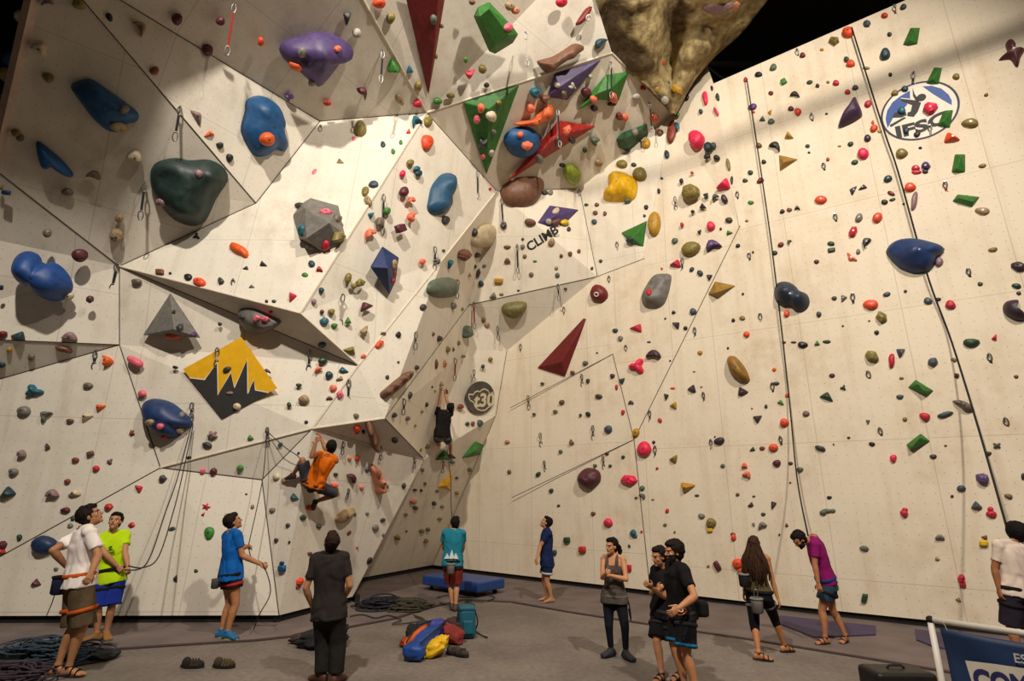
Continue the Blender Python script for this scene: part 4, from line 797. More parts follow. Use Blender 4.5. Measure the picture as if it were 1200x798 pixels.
def stroke(b, pts, wpx, loc, nor, lift, closed=False):
    P3 = [on_plane(x, y, loc + nor * lift, nor) for x, y in pts]; r = wpx * depth_of(loc) / F / 2
    k = len(P3); vs = []
    for i, p in enumerate(P3):
        a = P3[(i - 1) % k] if closed or i else p; c = P3[(i + 1) % k] if closed or i < k - 1 else p
        t = (c - a).normalized(); q = nor.cross(t) * r; vs += [p + q, p - q]
    fs = [(2 * i, 2 * i + 1, 2 * ((i + 1) % k) + 1, 2 * ((i + 1) % k)) for i in range(k if closed else k - 1)]
    return b.add(vs, fs)
def ell(cx, cy, a, b, ang, n=40):
    ca, sa = math.cos(math.radians(ang)), math.sin(math.radians(ang))
    return [(cx + a * math.cos(t) * ca - b * math.sin(t) * sa, cy - (a * math.cos(t) * sa + b * math.sin(t) * ca)) for t in [2 * math.pi * i / n for i in range(n)]]

# yellow and black mountain logo
z = lambda L: [(205 + x / 6.94, 385 + y / 6.94) for x, y in L]
loc, nor = sign_plane(270, 442)
rt = Root('wall_sign', loc, 'yellow and black square sign with jagged white-edged mountain peaks', 'wall sign')
zig = [(120, 400), (240, 415), (345, 275), (350, 540), (455, 355), (483, 480), (588, 250), (593, 530), (640, 415), (655, 500), (760, 520)]
NE = [(65, 330), (540, 70), (832, 485)]
plate(MB(), z(zig + [(832, 485), (540, 70), (65, 330)]), loc, nor, 0.006, .006).build('yellow_field', M_SYEL, rt)
plate(MB(), z(zig + [(380, 735)]), loc, nor, 0.006, .006).build('black_mountains', M_CHAR, rt)
stroke(MB(), z(zig), 1.3, loc, nor, 0.0085).build('white_outline', M_SWH, rt)
# round badge
loc, nor = sign_plane(563, 466)
rt = Root('wall_badge', loc, 'round dark badge with pale rounded lettering beside the black-clad climber', 'wall sign')
plate(MB(), ell(563, 466, 16.6, 19.3, -8), loc, nor, 0.03, .03).build('disc', mat('badge_grey', '45403a', 0.5, 0.3, 3), rt)
z = lambda L: [(535 + x / 15.97, 440 + y / 15.97) for x, y in L]
M_BPALE = mat('badge_pale', 'c9bb9d', 0.6, 0.1)
b = MB(); lettering(b, 't30', (535 + 320 / 15.97, 440 + 585 / 15.97), (24.2, -1.5), (1.0, -15.5), loc, nor, 0.034, 0, 0.035); b.build('lettering', M_BPALE, rt)
b = MB(); stroke(b, z([(230, 350), (315, 358), (345, 310), (395, 290), (440, 305), (475, 265), (530, 252), (590, 285), (620, 345), (690, 310)]), 1.5, loc, nor, 0.034)
stroke(b, z([(230, 350), (232, 420), (265, 470), (320, 500), (345, 580), (400, 635), (470, 655), (540, 645), (590, 600), (640, 570)]), 1.5, loc, nor, 0.034); b.build('outline', M_BPALE, rt)
# black lettering on the middle wall
loc, nor = sign_plane(638, 284)
b = MB(); lettering(b, 'CLIMB', (620.5, 294.8), (35, -23), (-5.2, -9.0), loc, nor, 0.005, 0, 0.03)
o = b.build('wall_lettering', M_INK, origin=loc); tag(o, 'black painted capital lettering below the purple volume', 'lettering')
# oval emblem
loc, nor = sign_plane(1078, 128)
z = lambda L: [(1015 + x / 7.254, 70 + y / 7.254) for x, y in L]
rt = Root('wall_emblem', loc, 'oval white emblem with blue fields, black climbing figure and letters', 'wall sign')
E0 = ell(460, 432, 338, 232, 20, 48)
plate(MB(), z(E0), loc, nor, 0.005, .005).build('white_oval', M_SWH, rt)
stroke(MB(), z(E0), 2.1, loc, nor, 0.008, True).build('navy_rim', M_SNAVY, rt)
b = MB(); plate(b, z([(480, 226), (560, 222), (640, 245), (700, 295), (728, 345), (728, 385), (640, 335), (560, 285)]), loc, nor, .008, .003)
plate(b, z([(182, 580), (165, 500), (180, 430), (225, 360), (290, 310), (372, 262), (374, 330), (290, 322), (352, 378), (320, 415), (250, 450), (200, 550)]), loc, nor, .008, .003)
b.build('blue_field', M_SBLUE, rt)
b = MB(); plate(b, z([(395, 240), (412, 290), (440, 330), (452, 352), (428, 358), (398, 305)]), loc, nor, .011, .003)
plate(b, z([(295, 330), (420, 345), (468, 365), (440, 440), (405, 485), (350, 478), (352, 448), (378, 440), (392, 385), (300, 352)]), loc, nor, .011, .003)
plate(b, z([(218, 492), (240, 455), (300, 425), (335, 438), (345, 470), (300, 490)]), loc, nor, .011, .003)
plate(b, z([(198, 556), (320, 488), (342, 492), (212, 572)]), loc, nor, .011, .003); plate(b, z(ell(470, 320, 42, 30, 20, 20)), loc, nor, .011, .003)
b.build('climbing_figure', M_INK, rt)
b = MB(); lettering(b, 'IFSC', (1015 + 262 / 7.254, 70 + 662 / 7.254), (60, -20), (-2.6, -13), loc, nor, 0.011, -2.2, 0.045); b.build('lettering', M_INK, rt)

# ------------------------------------------------------------------ artificial rock at the top of the corner
LB = [(640, -170), (681, -55), (698, 0), (717, 62), (752, 98), (788, 134)]
RB = [(1010, -170), (935, -50), (896, 0), (866, 38), (827, 74), (789, 133)]
def dl(y): return np.interp(y, [-170, -55, 0, 62, 98, 134], [8.0, 9.0, 9.8, 11.0, 11.6, 12.2])
def dr_(y): return np.interp(y, [-170, -50, 0, 38, 74, 133], [8.3, 9.4, 10.3, 11.0, 11.7, 12.3])
LS = spline([(x, y, 0) for x, y in LB], 14); RS = spline([(x, y, 0) for x, y in RB], 14)
nu = 64; vs = []; fs = []
for i, (l, r_) in enumerate(zip(LS, RS)):
    a = at_y(l.x, l.y, float(dl(l.y))); c = at_y(r_.x, r_.y, float(dr_(r_.y))); wid = (c - a).length
    for j in range(nu + 1):
        t = j / nu; p = a.lerp(c, t); env = min(1, 4 * t * (1 - t) * 1.6) * min(1, wid / 1.6)
        x = p * 0.55
        e = 0.5 * math.sin(math.pi * t) + 0.5 * mnoise.noise(x + Vector((3, 1, 7))) + .28 * mnoise.noise(x * 2.3) + .10 * mnoise.noise(x * 5.5) + .04 * mnoise.noise(x * 13)
        e -= 0.95 * math.exp(-((t - 0.46) / 0.14) ** 2) * min(1, i / 18)      # the dark cleft between the two buttresses
        vs.append(p + (CAM - p).normalized() * (e * env) + Vector((0, 0, -0.04 * env)))
for i in range(len(LS) - 1):
    for j in range(nu):
        q = i * (nu + 1) + j; fs.append((q, q + 1, q + nu + 2, q + nu + 1))
def rock_material():
    m = bpy.data.materials.new('sculpted_rock'); m.use_nodes = True; nt = m.node_tree; L = nt.links.new; b = nt.nodes['Principled BSDF']; b.inputs['Roughness'].default_value = .85
    tc = nt.nodes.new('ShaderNodeTexCoord'); a = nt.nodes.new('ShaderNodeTexNoise'); a.inputs['Scale'].default_value = 0.75; a.inputs['Detail'].default_value = 5; a.inputs['Distortion'].default_value = 1.2
    c = nt.nodes.new('ShaderNodeTexNoise'); c.inputs['Scale'].default_value = 7; c.inputs['Detail'].default_value = 8
    for n in (a, c): L(tc.outputs['Object'], n.inputs['Vector'])
    r = nt.nodes.new('ShaderNodeValToRGB'); r.color_ramp.elements[0].position = .40; r.color_ramp.elements[0].color = srgb('5e4c30')
    r.color_ramp.elements[1].position = .62; r.color_ramp.elements[1].color = srgb('bcab7c')
    e = r.color_ramp.elements.new(.5); e.color = srgb('998558')
    L(a.outputs['Fac'], r.inputs['Fac']); r2 = nt.nodes.new('ShaderNodeValToRGB'); r2.color_ramp.elements[0].position = .35; r2.color_ramp.elements[0].color = (.45, .42, .38, 1); r2.color_ramp.elements[1].position = .62
    L(c.outputs['Fac'], r2.inputs['Fac']); mx = nt.nodes.new('ShaderNodeMix'); mx.data_type = 'RGBA'; mx.blend_type = 'MULTIPLY'; mx.inputs[0].default_value = .8
    L(r.outputs['Color'], mx.inputs[6]); L(r2.outputs['Color'], mx.inputs[7]); L(mx.outputs[2], b.inputs['Base Color'])
    bp = nt.nodes.new('ShaderNodeBump'); bp.inputs['Strength'].default_value = .6; bp.inputs['Distance'].default_value = .06; L(c.outputs['Fac'], bp.inputs['Height']); L(bp.outputs['Normal'], b.inputs['Normal'])
    return m
o = new_mesh('artificial_rock', vs, fs, rock_material(), smooth=True); s_ = o.modifiers.new('shell', 'SOLIDIFY'); s_.thickness = .08; s_.offset = -1
o['kind'] = 'structure'; o.name = 'ceiling_rock'
RTREE = BVHTree.FromPolygons([Vector(v) for v in vs], fs)
for x, y, w_, h_, c_, lab in [(724, 27, 6, 7, 'k', 'small black hold on the tan rock near the white panel'), (742, 58, 6, 13, 'k', 'long black pocket hold on the tan rock'), (773, 73, 9, 11, 'ro', 'red-orange hold low on the sculpted rock'),
        (780, 98, 8, 8, 't', 'teal hold at the foot of the sculpted rock'), (770, 104, 11, 10, 'mu', 'mustard round hold at the foot of the sculpted rock'), (794, 105, 12, 15, 'mu', 'larger mustard oval hold at the foot of the rock'),
        (779, 116, 10, 13, 'lg', 'pale grey hold at the lowest tip of the rock'), (842, 7, 36, 17, 'mv', 'big mauve-grey boulder hold at the top of the rock'), (860, 5, 14, 14, 'sa', 'salmon boulder hold beside the mauve one on the rock'), (789, 38, 6, 5, 'rb', 'small red-brown hold in the middle of the rock')]:
    loc, nor, fi, dist = RTREE.ray_cast(CAM, ray(x, y).normalized())
    if loc is None: continue
    if nor.dot(CAM - loc) < 0: nor = -nor
    vd = (CAM - loc).normalized(); nor = (nor + vd * .6).normalized()
    v_, f_ = dome(proj_outline(x, y, outline('k' if w_ < 20 else 'o', w_, h_, 10, hr), loc, nor), nor, min(.35, min(w_, h_) * .45 * depth_of(loc) / F), PROF['o'], hr, (0, 0), .05, .05)
    o = new_mesh('rock_hold', v_, f_, hmat(c_), smooth=True, origin=loc); tag(o, lab, 'climbing hold', 'holds on the sculpted rock')

# ------------------------------------------------------------------ side of the left overhang: dim return wall with holds that stick out past the board edge
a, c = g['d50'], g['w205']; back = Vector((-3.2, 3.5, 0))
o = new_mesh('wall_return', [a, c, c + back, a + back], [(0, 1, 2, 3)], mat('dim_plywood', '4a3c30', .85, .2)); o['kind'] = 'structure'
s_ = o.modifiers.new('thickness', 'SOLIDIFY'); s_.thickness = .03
for x, y, w_, c_, lab in [(26, 20, 15, 'cm', 'cream round hold sticking out past the top left board edge'), (13, 70, 17, 'b', 'blue round hold sticking out past the left board edge'), (9, 88, 17, 'tn', 'tan knobbly hold just below the blue one on the left edge'),
        (3, 117, 14, 'ol', 'olive hold sticking out past the left board edge'), (1, 134, 11, 'm', 'maroon hold lowest on the left board edge')]:
    t = (y + 55) / (197 + 55); p = a.lerp(c, t) + back.normalized() * 0.06; p = at_d(x, y, depth_of(p)); n_ = Vector((-.8, -.55, 0)).normalized()
    r_ = w_ * depth_of(p) / F / 2; b = MB(); b.ball(p, r_, r_ * .9, r_, None, 14, 10); b.v = [v + (v - p) * .12 * mnoise.noise(v * 7) for v in b.v]
    o = b.build('edge_hold', hmat(c_), smooth=True, origin=p); tag(o, lab, 'climbing hold', 'holds past the left board edge')
# ------------------------------------------------------------------ floor
def floor_material():
    m = bpy.data.materials.new('worn_rubber_floor'); m.use_nodes = True; nt = m.node_tree; L = nt.links.new; b = nt.nodes['Principled BSDF']
    tc = nt.nodes.new('ShaderNodeTexCoord'); n1 = nt.nodes.new('ShaderNodeTexNoise'); n1.inputs['Scale'].default_value = 0.5; n1.inputs['Detail'].default_value = 8
    n1.inputs['Roughness'].default_value = 0.65
    n2 = nt.nodes.new('ShaderNodeTexNoise'); n2.inputs['Scale'].default_value = 14; n2.inputs['Detail'].default_value = 6
    for n in (n1, n2): L(tc.outputs['Object'], n.inputs['Vector'])
    r = nt.nodes.new('ShaderNodeValToRGB'); e = r.color_ramp.elements
    e[0].position = 0.3; e[0].color = srgb('5f5650'); e[1].position = 0.72; e[1].color = srgb('8b7f74')
    L(n1.outputs['Fac'], r.inputs['Fac'])
    mx = nt.nodes.new('ShaderNodeMix'); mx.data_type = 'RGBA'; mx.blend_type = 'MULTIPLY'; mx.inputs[0].default_value = 0.5
    r2 = nt.nodes.new('ShaderNodeValToRGB'); r2.color_ramp.elements[0].position = 0.35; r2.color_ramp.elements[0].color = (0.5, 0.5, 0.5, 1); r2.color_ramp.elements[1].position = 0.65
    L(n2.outputs['Fac'], r2.inputs['Fac']); L(r.outputs['Color'], mx.inputs[6]); L(r2.outputs['Color'], mx.inputs[7])
    L(mx.outputs[2], b.inputs['Base Color']); b.inputs['Roughness'].default_value = 0.72
    bp = nt.nodes.new('ShaderNodeBump'); bp.inputs['Strength'].default_value = 0.25; bp.inputs['Distance'].default_value = 0.01
    L(n2.outputs['Fac'], bp.inputs['Height']); L(bp.outputs['Normal'], b.inputs['Normal'])
    return m
fl = MB().box((0, 8, -0.1), 44, 50, 0.2).build('floor', floor_material()); fl['kind'] = 'structure'
# ------------------------------------------------------------------ padded strip along the walls with its dark edge
SEAM = [(-260, 775), (110, 763), (200, 757), (300, 751), (345, 746), (400, 737), (460, 726), (505, 712), (545, 703), (600, 706), (675, 719), (760, 732), (880, 750), (1010, 771), (1200, 803), (1300, 822)]
sp_ = [at_z(x, y, 0) for x, y in SEAM]
M_PAD = mat('padded_floor', '6a5d59', .8, .22, 1.6, .1); M_SEAM = mat('floor_seam', '3a2a28', .8, .2)
b = MB(); top = [Vector((p.x, p.y, .012)) for p in sp_]; far = [Vector((-16, 11, .012)), Vector((-4, 13, .012)), Vector((-3.2, 18.5, .012)), Vector((0, 18, .012)), Vector((9, 11, .012)), Vector((12, 7, .012))]
ring = top + far[::-1]; n = len(ring); b.add(ring + [Vector((p.x, p.y, 0.0)) for p in ring], [tuple(range(n)), tuple(range(2 * n - 1, n - 1, -1))] + [(i, (i + 1) % n, (i + 1) % n + n, i + n) for i in range(n)])
o = b.build('floor_padding', M_PAD); o['kind'] = 'structure'
b = MB()
for a, c in zip(sp_[:-1], sp_[1:]):
    t = (c - a).normalized(); q = Vector((-t.y, t.x, 0)) * .045; up = Vector((0, 0, .016))
    b.add([a - q + up, c - q + up, c + q + up, a + q + up, a - q, c - q, c + q, a + q], [(0, 1, 2, 3), (0, 4, 5, 1), (2, 6, 7, 3), (0, 3, 7, 4), (1, 5, 6, 2)])
o = b.build('trim_4', M_SEAM); o['kind'] = 'structure'

# ------------------------------------------------------------------ mats
def slab(b, pts, z0, z1):
    n = len(pts); return b.add([Vector((p.x, p.y, z1)) for p in pts] + [Vector((p.x, p.y, z0)) for p in pts], [tuple(range(n)), tuple(range(2 * n - 1, n - 1, -1))] + [(i, i + n, (i + 1) % n + n, (i + 1) % n) for i in range(n)])
Z1 = .33
A_, B_, C_ = at_z(495, 674, Z1), at_z(560.5, 683, Z1), at_z(592, 677.5, Z1)
D_ = A_ + C_ - B_
rt = Root('crash_mat', ((A_ + C_) / 2).to_2d().to_3d(), 'thick blue crash mat on low trolley feet by the back corner', 'mat')
o = slab(MB(), [A_, B_, C_, D_], .12, Z1).build('cushion', mat('blue_vinyl', '1f3f7c', .45, .15, 3), rt); bv = o.modifiers.new('round', 'BEVEL'); bv.width = .035; bv.segments = 3
for p in (A_.lerp(C_, .12), B_.lerp(D_, .14), C_.lerp(A_, .12), D_.lerp(B_, .14)):
    b = MB(); b.tube([(p.x, p.y, .12), (p.x, p.y, .07)], .03, 8); b.ball((p.x, p.y, .045), .06, .03, .045); b.build('caster', M_BLACK, rt)
M_PURP = mat('purple_mat', '3f3350', .7, .15, 3)
for pts, lab in (([(914, 721), (1026, 733), (1026, 743), (954, 746), (916, 731)], 'flat purple mat under the man in the magenta shirt'), ([(1072, 737), (1130, 744), (1130, 763), (1094, 757), (1074, 749)], 'flat purple mat half hidden behind the banner frame')):
    P3 = [at_z(x, y, .035) for x, y in pts]; o = slab(MB(), P3, .013, .035).build('floor_mat', M_PURP, origin=P3[0]); tag(o, lab, 'mat', 'purple floor mats')

# ------------------------------------------------------------------ banner on a tube frame
BT = 1.25
P0, P1 = at_z(1090, 726, BT), at_z(1200, 742, BT); bd = (P1 - P0).normalized(); bn = bd.cross(Vector((0, 0, 1))); bn = bn if bn.dot(CAM - P0) > 0 else -bn; BL = 1.9
rt = Root('banner_stand', Vector((P0.x, P0.y, 0)), 'blue printed banner laced in a white tube frame, lower right corner', 'banner')
M_TUBE = mat('white_tube', 'd8d0c4', .4, .05); E_ = P0 + bd * BL; dn_ = Vector((0, 0, -1))
MB().tube([P0, E_], .021, 10).build('top_rail', M_TUBE, rt, True)
MB().tube([P0 + dn_ * .02, P0 + dn_ * (BT - .02)], .021, 10).build('post', M_TUBE, rt, True); MB().tube([E_ + dn_ * .02, E_ + dn_ * (BT - .02)], .021, 10).build('post', M_TUBE, rt, True)
MB().tube([P0 + dn_ * 1.15, E_ + dn_ * 1.15], .018, 10).build('bottom_rail', M_TUBE, rt, True)
for q in (P0, E_):
    MB().ball(q, .028).build('corner_cap', M_BLACK, rt, True)
    MB().tube([Vector((q.x, q.y, .02)) + bn * .3, Vector((q.x, q.y, .02)) - bn * .3], .02, 8).build('foot', M_TUBE, rt, True)
nx, nz = 40, 24; vs, fs = [], []
for i in range(nx + 1):
    for j in range(nz + 1):
        u, v = i / nx, j / nz; L_ = .05 + u * (BL - .10); dz = .05 + v * 1.06
        wv = .016 * math.sin(18 * (u - .55 * v)) * max(0, 1 - 2.2 * math.hypot(u, v)) + .012 * mnoise.noise(Vector((u * 4, v * 3, 2)))
        vs.append(P0 + bd * (L_ + .012 * math.sin(v * math.pi)) + dn_ * (dz + .02 * math.sin(u * math.pi) * (1 - v)) + bn * wv)
for i in range(nx):
    for j in range(nz): q = i * (nz + 1) + j; fs.append((q, q + 1, q + nz + 2, q + nz + 1))
o = new_mesh('fabric', vs, fs, mat('banner_blue', '182f52', .55, .25, 2.5), rt, True); s_ = o.modifiers.new('cloth', 'SOLIDIFY'); s_.thickness = .002
b = MB()
for u in (.02, .3, .6, .95): b.tube([P0 + bd * (.06 + u * (BL - .14)) + dn_ * .06, P0 + bd * (.05 + u * (BL - .14)) + bn * .02, P0 + bd * (.06 + u * (BL - .14)) + dn_ * -.012], .004, 5)
b.build('lacing', M_SWH, rt)
bpl = P0 + bn * .022
def bpx(poly, lift, m, name):
    b = MB(); plate(b, poly, bpl + bn * lift, bn, 0, .001); return b.build(name, m, rt)
bpx([(1131, 774), (1165, 778), (1260, 792), (1275, 850), (1150, 835)], .004, mat('banner_cream', 'cfc4b4', .6, .06), 'pale_band')
b = MB(); lettering(b, 'COM', (1143, 806), (66, 10), (-5.5, -24), bpl + bn * .008, bn, 0, 0, .05); b.build('lettering', mat('banner_navy', '27285a', .6, .1), rt)
b = MB(); lettering(b, 'ES', (1189.5, 776), (15, 2.3), (-2.4, -11), bpl + bn * .006, bn, 0, 0, .02); b.build('lettering', mat('banner_print', 'b9b4b4', .6, .05), rt)

# ------------------------------------------------------------------ dark bag cut by the lower edge
p = at_z(1054, 800, 0); p = at_y(1054, 800, p.y + .3)
c0 = Vector((at_z(1055, 815, 0).x, at_z(1055, 815, 0).y, 0)); hgt = at_y(1055, 783, c0.y).z
rt = Root('gear_box', c0, 'dark box with rounded corners cut by the lower edge near the banner', 'box')
o = MB().box(c0 + Vector((0, 0, hgt / 2)), 70 * depth_of(c0) / F, .4, hgt).build('body', mat('black_case', '15120f', .5, .2), rt); bv = o.modifiers.new('round', 'BEVEL'); bv.width = .05; bv.segments = 4
MB().tube([c0 + Vector((-.1, 0, hgt)), c0 + Vector((-.07, 0, hgt + .03)), c0 + Vector((.07, 0, hgt + .03)), c0 + Vector((.1, 0, hgt))], .012, 8).build('handle', M_BLACK, rt, True)

# ------------------------------------------------------------------ ropes in heaps
def heap(name, cx, cy, wx, dy_, n, r, m, seed, label, hmax=.22, loops=True):
    q = random.Random(seed); c = at_z(cx, cy, 0); sx = wx * depth_of(c) / F / 2; pts = []
    for i in range(n):
        t = q.uniform(0, 6.28); a = q.uniform(.15, 1); rr = q.uniform(.10, .26) if loops else q.uniform(.06, .2)
        px_, py_ = c.x + sx * a * math.cos(t), c.y + dy_ * a * math.sin(t); zb = .02 + hmax * (1 - a) * q.uniform(.3, 1) + q.uniform(0, .05); ph = q.uniform(0, 6.28); tl = q.uniform(-.35, .35)
        for k in range(7):
            th = ph + k * .95; pts.append(Vector((px_ + rr * math.cos(th) * 1.3, py_ + rr * math.sin(th), max(r + .012, zb + tl * rr * math.sin(th)))))
    o = MB().tube(spline(pts, 4), r, 6).build(name, m, None, True, Vector((c.x, c.y, 0))); tag(o, label, 'rope', 'ropes lying on the floor'); return o
M_RBLUE = mat('blue_grey_rope', '33424f', .8, .4, 25); M_RPUR = mat('purple_rope', '3a2c36', .8, .4, 25); M_RNAV = mat('navy_rope', '1c1d28', .8, .4, 25); M_ROLV = mat('olive_rope', '3c3626', .8, .4, 25); M_RGRY = mat('grey_rope', '3f3b38', .8, .3, 25)
heap('climbing_rope', 50, 770, 118, .30, 34, .011, M_RBLUE, 3, 'heap of blue-grey rope on the floor at the far left', .2)
heap('climbing_rope', 8, 798, 60, .26, 26, .011, M_RPUR, 4, 'heap of dark purple rope in the lower left corner', .2)
heap('climbing_rope', 448, 713, 44, .22, 34, .014, M_RNAV, 5, 'coiled navy rope between the dark-shirted man and the mat', .16)
heap('climbing_rope', 478, 714, 34, .26, 26, .014, M_ROLV, 6, 'coiled olive rope right of the navy coil', .14)
def floor_line(name, pts, r, m, label, zz=.03):
    o = MB().tube(spline([at_z(x, y, zz) for x, y in pts], 5), r, 6).build(name, m, None, True, at_z(*pts[0], 0)); tag(o, label, 'rope', 'ropes lying on the floor')
floor_line('climbing_rope', [(410, 722), (425, 720), (440, 724), (455, 721), (470, 726), (460, 731), (478, 730), (497, 726), (485, 721), (502, 729)], .012, M_ROLV, 'loose olive rope strands below the coils')
floor_line('climbing_rope', [(512, 700), (528, 697), (548, 700), (566, 697), (580, 700), (565, 705), (545, 704), (556, 709), (535, 710), (515, 706)], .012, M_RGRY, 'grey rope in loose bends in front of the crash mat')

# ------------------------------------------------------------------ cloth heaps, bags and shoes on the floor
def lump(name, cx, cy, wpx, hpx, dpt, m, seed, label=None, cat=None, parent=None, squash=1.0, rot=0, group=None, lift=0, tilt=0):
    """a soft crumpled body: cx, cy = where it stands, wpx x hpx = its size in the photograph"""
    base = at_z(cx, cy, 0); s = depth_of(base) / F; rx, rz = wpx * s / 2, hpx * s * .5
    c = Vector((base.x, base.y + dpt * .5, rz + lift)); b = MB(); b.ball(c, 1, 1, 1, None, 44, 28); vs = []
    ca, sa = math.cos(rot), math.sin(rot); sd = Vector((seed * 1.7, seed * .3, seed))
    for v in b.v:
        d = v - c; k = 1 + .26 * mnoise.noise(d * 1.6 + sd) + .16 * mnoise.noise(d * 4 + sd) + .07 * mnoise.noise(d * 9 + sd); e = .75
        d = Vector([math.copysign(abs(q) ** e, q) if abs(q) > 1e-6 else 0 for q in d]) * k
        d = Vector((d.x * rx, d.y * dpt / 2, d.z * rz * squash)); d.z += tilt * d.x
        d = Vector((d.x * ca - d.y * sa, d.x * sa + d.y * ca, d.z)); p = c + d; p.z = max(.014, p.z); vs.append(p)
    o = new_mesh(name, vs, b.f, m, parent, True, None if parent else Vector((base.x, base.y, 0)))
    if label: tag(o, label, cat, group)
    return o
M_TARP = mat('dark_tarp', '1f1d20', .8, .3, 5, .2); M_JKT = mat('black_cloth', '1c1b1c', .9, .3, 8, .3); M_BRNC = mat('brown_cloth', '3a2a24', .9, .3, 8, .3)
b = MB(); tp = [at_z(x, y, .016) for x, y in [(-40, 765), (90, 753), (110, 757), (124, 774), (70, 783), (-30, 788)]]; slab(b, tp, .013, .022)
o = b.build('rope_tarp', M_TARP, origin=tp[0]); tag(o, 'dark tarp spread under the blue-grey rope heap', 'tarp')
lump('rope_tarp', 110, 777, 26, 8, .35, M_TARP, 9, 'bunched dark corner of cloth beside the bare-footed man in white', 'tarp')
lump('jacket', 370, 763, 60, 19, .5, M_JKT, 3, 'black jacket dropped on the floor behind the dark-shirted man', 'jacket', tilt=.15)
lump('jacket', 349, 756, 28, 8, .4, M_BRNC, 12, 'small brown cloth with pale straps beside the black jacket', 'cloth')
lump('shoe_bag', 100, 737, 18, 8, .2, M_JKT, 5, 'small black bag on the floor behind the man in white', 'bag')
def soft(name, c, ax, dims, m, parent, seed, e=.55, amp=.12):
    b = MB(); b.ball(V0, 1, 1, 1, None, 32, 20); vs = []; sd = Vector((seed * 1.7, seed * .3, seed))
    for v in b.v:
        k = 1 + amp * mnoise.noise(v * 1.5 + sd) + amp * .6 * mnoise.noise(v * 4.5 + sd); d = [math.copysign(abs(q) ** e, q) if abs(q) > 1e-6 else 0 for q in v]
        p = c + (ax[0] * (d[0] * dims[0] / 2) + ax[1] * (d[1] * dims[1] / 2) + ax[2] * (d[2] * dims[2] / 2)) * k; p.z = max(.014, p.z); vs.append(p)
    return new_mesh(name, vs, b.f, m, parent, True)
V0 = Vector((0, 0, 0))
# standing teal backpack
def backpack(name, cx, cy, wpx, hpx, dpt, m, label, lean=0, rot=0):
    base = at_z(cx, cy, 0); s = depth_of(base) / F; w_, h_ = wpx * s, hpx * s; rt = Root(name, Vector((base.x, base.y, 0)), label, 'backpack')
    ax = (Vector((math.cos(rot), math.sin(rot), 0)), Vector((-math.sin(rot), math.cos(rot), 0)), Vector((lean, 0, 1)).normalized())
    c = Vector((base.x, base.y + dpt / 2, h_ / 2 + .012))
    o = MB().box(c, w_, dpt, h_, ax).build('body', m, rt); bv = o.modifiers.new('r', 'BEVEL'); bv.width = min(w_, dpt) * .3; bv.segments = 4
    o = MB().box(c + ax[2] * (h_ * .47), w_ * .96, dpt * 1.05, h_ * .16, ax).build('lid', m, rt); bv = o.modifiers.new('r', 'BEVEL'); bv.width = .03; bv.segments = 3
    o = MB().box(c - ax[1] * (dpt * .52) - ax[2] * (h_ * .12), w_ * .62, .06, h_ * .45, ax).build('front_pocket', m, rt); bv = o.modifiers.new('r', 'BEVEL'); bv.width = .025; bv.segments = 3
    for sgn in (-1, 1):
        p = c + ax[0] * (sgn * w_ * .5)
        MB().tube(spline([p + ax[2] * h_ * .4, p + ax[0] * sgn * .03 - ax[1] * dpt * .2, p - ax[2] * h_ * .3, p - ax[2] * h_ * .46 + ax[0] * sgn * .10, Vector((p.x + sgn * .2, p.y - .05, .02))], 5), .012, 5).build('strap', M_BLACK, rt)
    return rt
backpack('backpack', 546, 750, 20, 33, .22, mat('teal_nylon', '14566a', .55, .2, 6, .1), 'teal backpack standing upright behind the gear heap', -.08, .2)
# lying blue backpack, from its base (lower left) to its top (upper right)
a, c = at_z(484, 765, .11), at_z(514, 738, .15); t = (c - a).normalized(); sd = Vector((t.y, -t.x, 0)).normalized(); upv = t.cross(sd) if t.cross(sd).z > 0 else -t.cross(sd)
rt = Root('backpack', Vector((a.x, a.y, 0)), 'blue backpack with orange stripe lying in the gear heap', 'backpack'); L_ = (c - a).length; M_BNY = mat('blue_nylon', '123f86', .55, .2, 6, .1); M_ONY = mat('orange_nylon', 'cc5a22', .55, .15, 6)
axs = (sd, t, upv)
soft('body', (a + c) / 2, axs, (.27, L_, .27), M_BNY, rt, 2, .85, .2); soft('base', a + t * .06, axs, (.30, .24, .22), M_BNY, rt, 5, .8, .2)
soft('stripe', (a + c) / 2 - sd * .15 + upv * .05, axs, (.09, L_ * .85, .16), M_ONY, rt, 8, .7, .12); soft('lid', c - t * .06 + upv * .02, axs, (.27, .24, .28), mat('violet_nylon', '343a86', .55, .2, 6), rt, 11, .7, .18)
for k in (-.1, .1): MB().tube(spline([c + sd * k + upv * .13, (a + c) / 2 + sd * k * 1.6 + upv * .17, a + sd * k + upv * .12], 6), .012, 5).build('strap', M_BLACK, rt)
GG = 'clothes and bags in the gear heap'
lump('stuff_sack', 507, 773, 32, 19, .34, mat('yellow_nylon', 'd9a90c', .5, .12, 6, .15), 21, 'yellow stuff sack at the front of the gear heap', 'bag', tilt=.45, group=GG)
lump('stuff_sack', 475, 760, 16, 9, .22, mat('rust_nylon', '8c3418', .6, .2, 6), 22, 'rust red pouch at the left end of the gear heap', 'bag', group=GG)
lump('fleece', 529, 757, 26, 19, .3, mat('brick_fleece', '7c2a26', .9, .2, 8, .2), 23, 'brick red fleece between blue and teal backpacks', 'garment', tilt=-.35, group=GG)
lump('jacket', 536, 750, 34, 22, .3, M_BRNC, 24, 'dark brown jacket crumpled behind the red fleece', 'garment', group=GG)
lump('jacket', 497, 750, 26, 18, .3, mat('slate_cloth', '2a2a34', .9, .3, 8, .2), 25, 'dark slate jacket behind the lying blue backpack', 'garment', group=GG)
lump('jacket', 481, 752, 14, 16, .2, M_JKT, 26, 'black strap-covered garment above the rust red pouch', 'garment', group=GG)
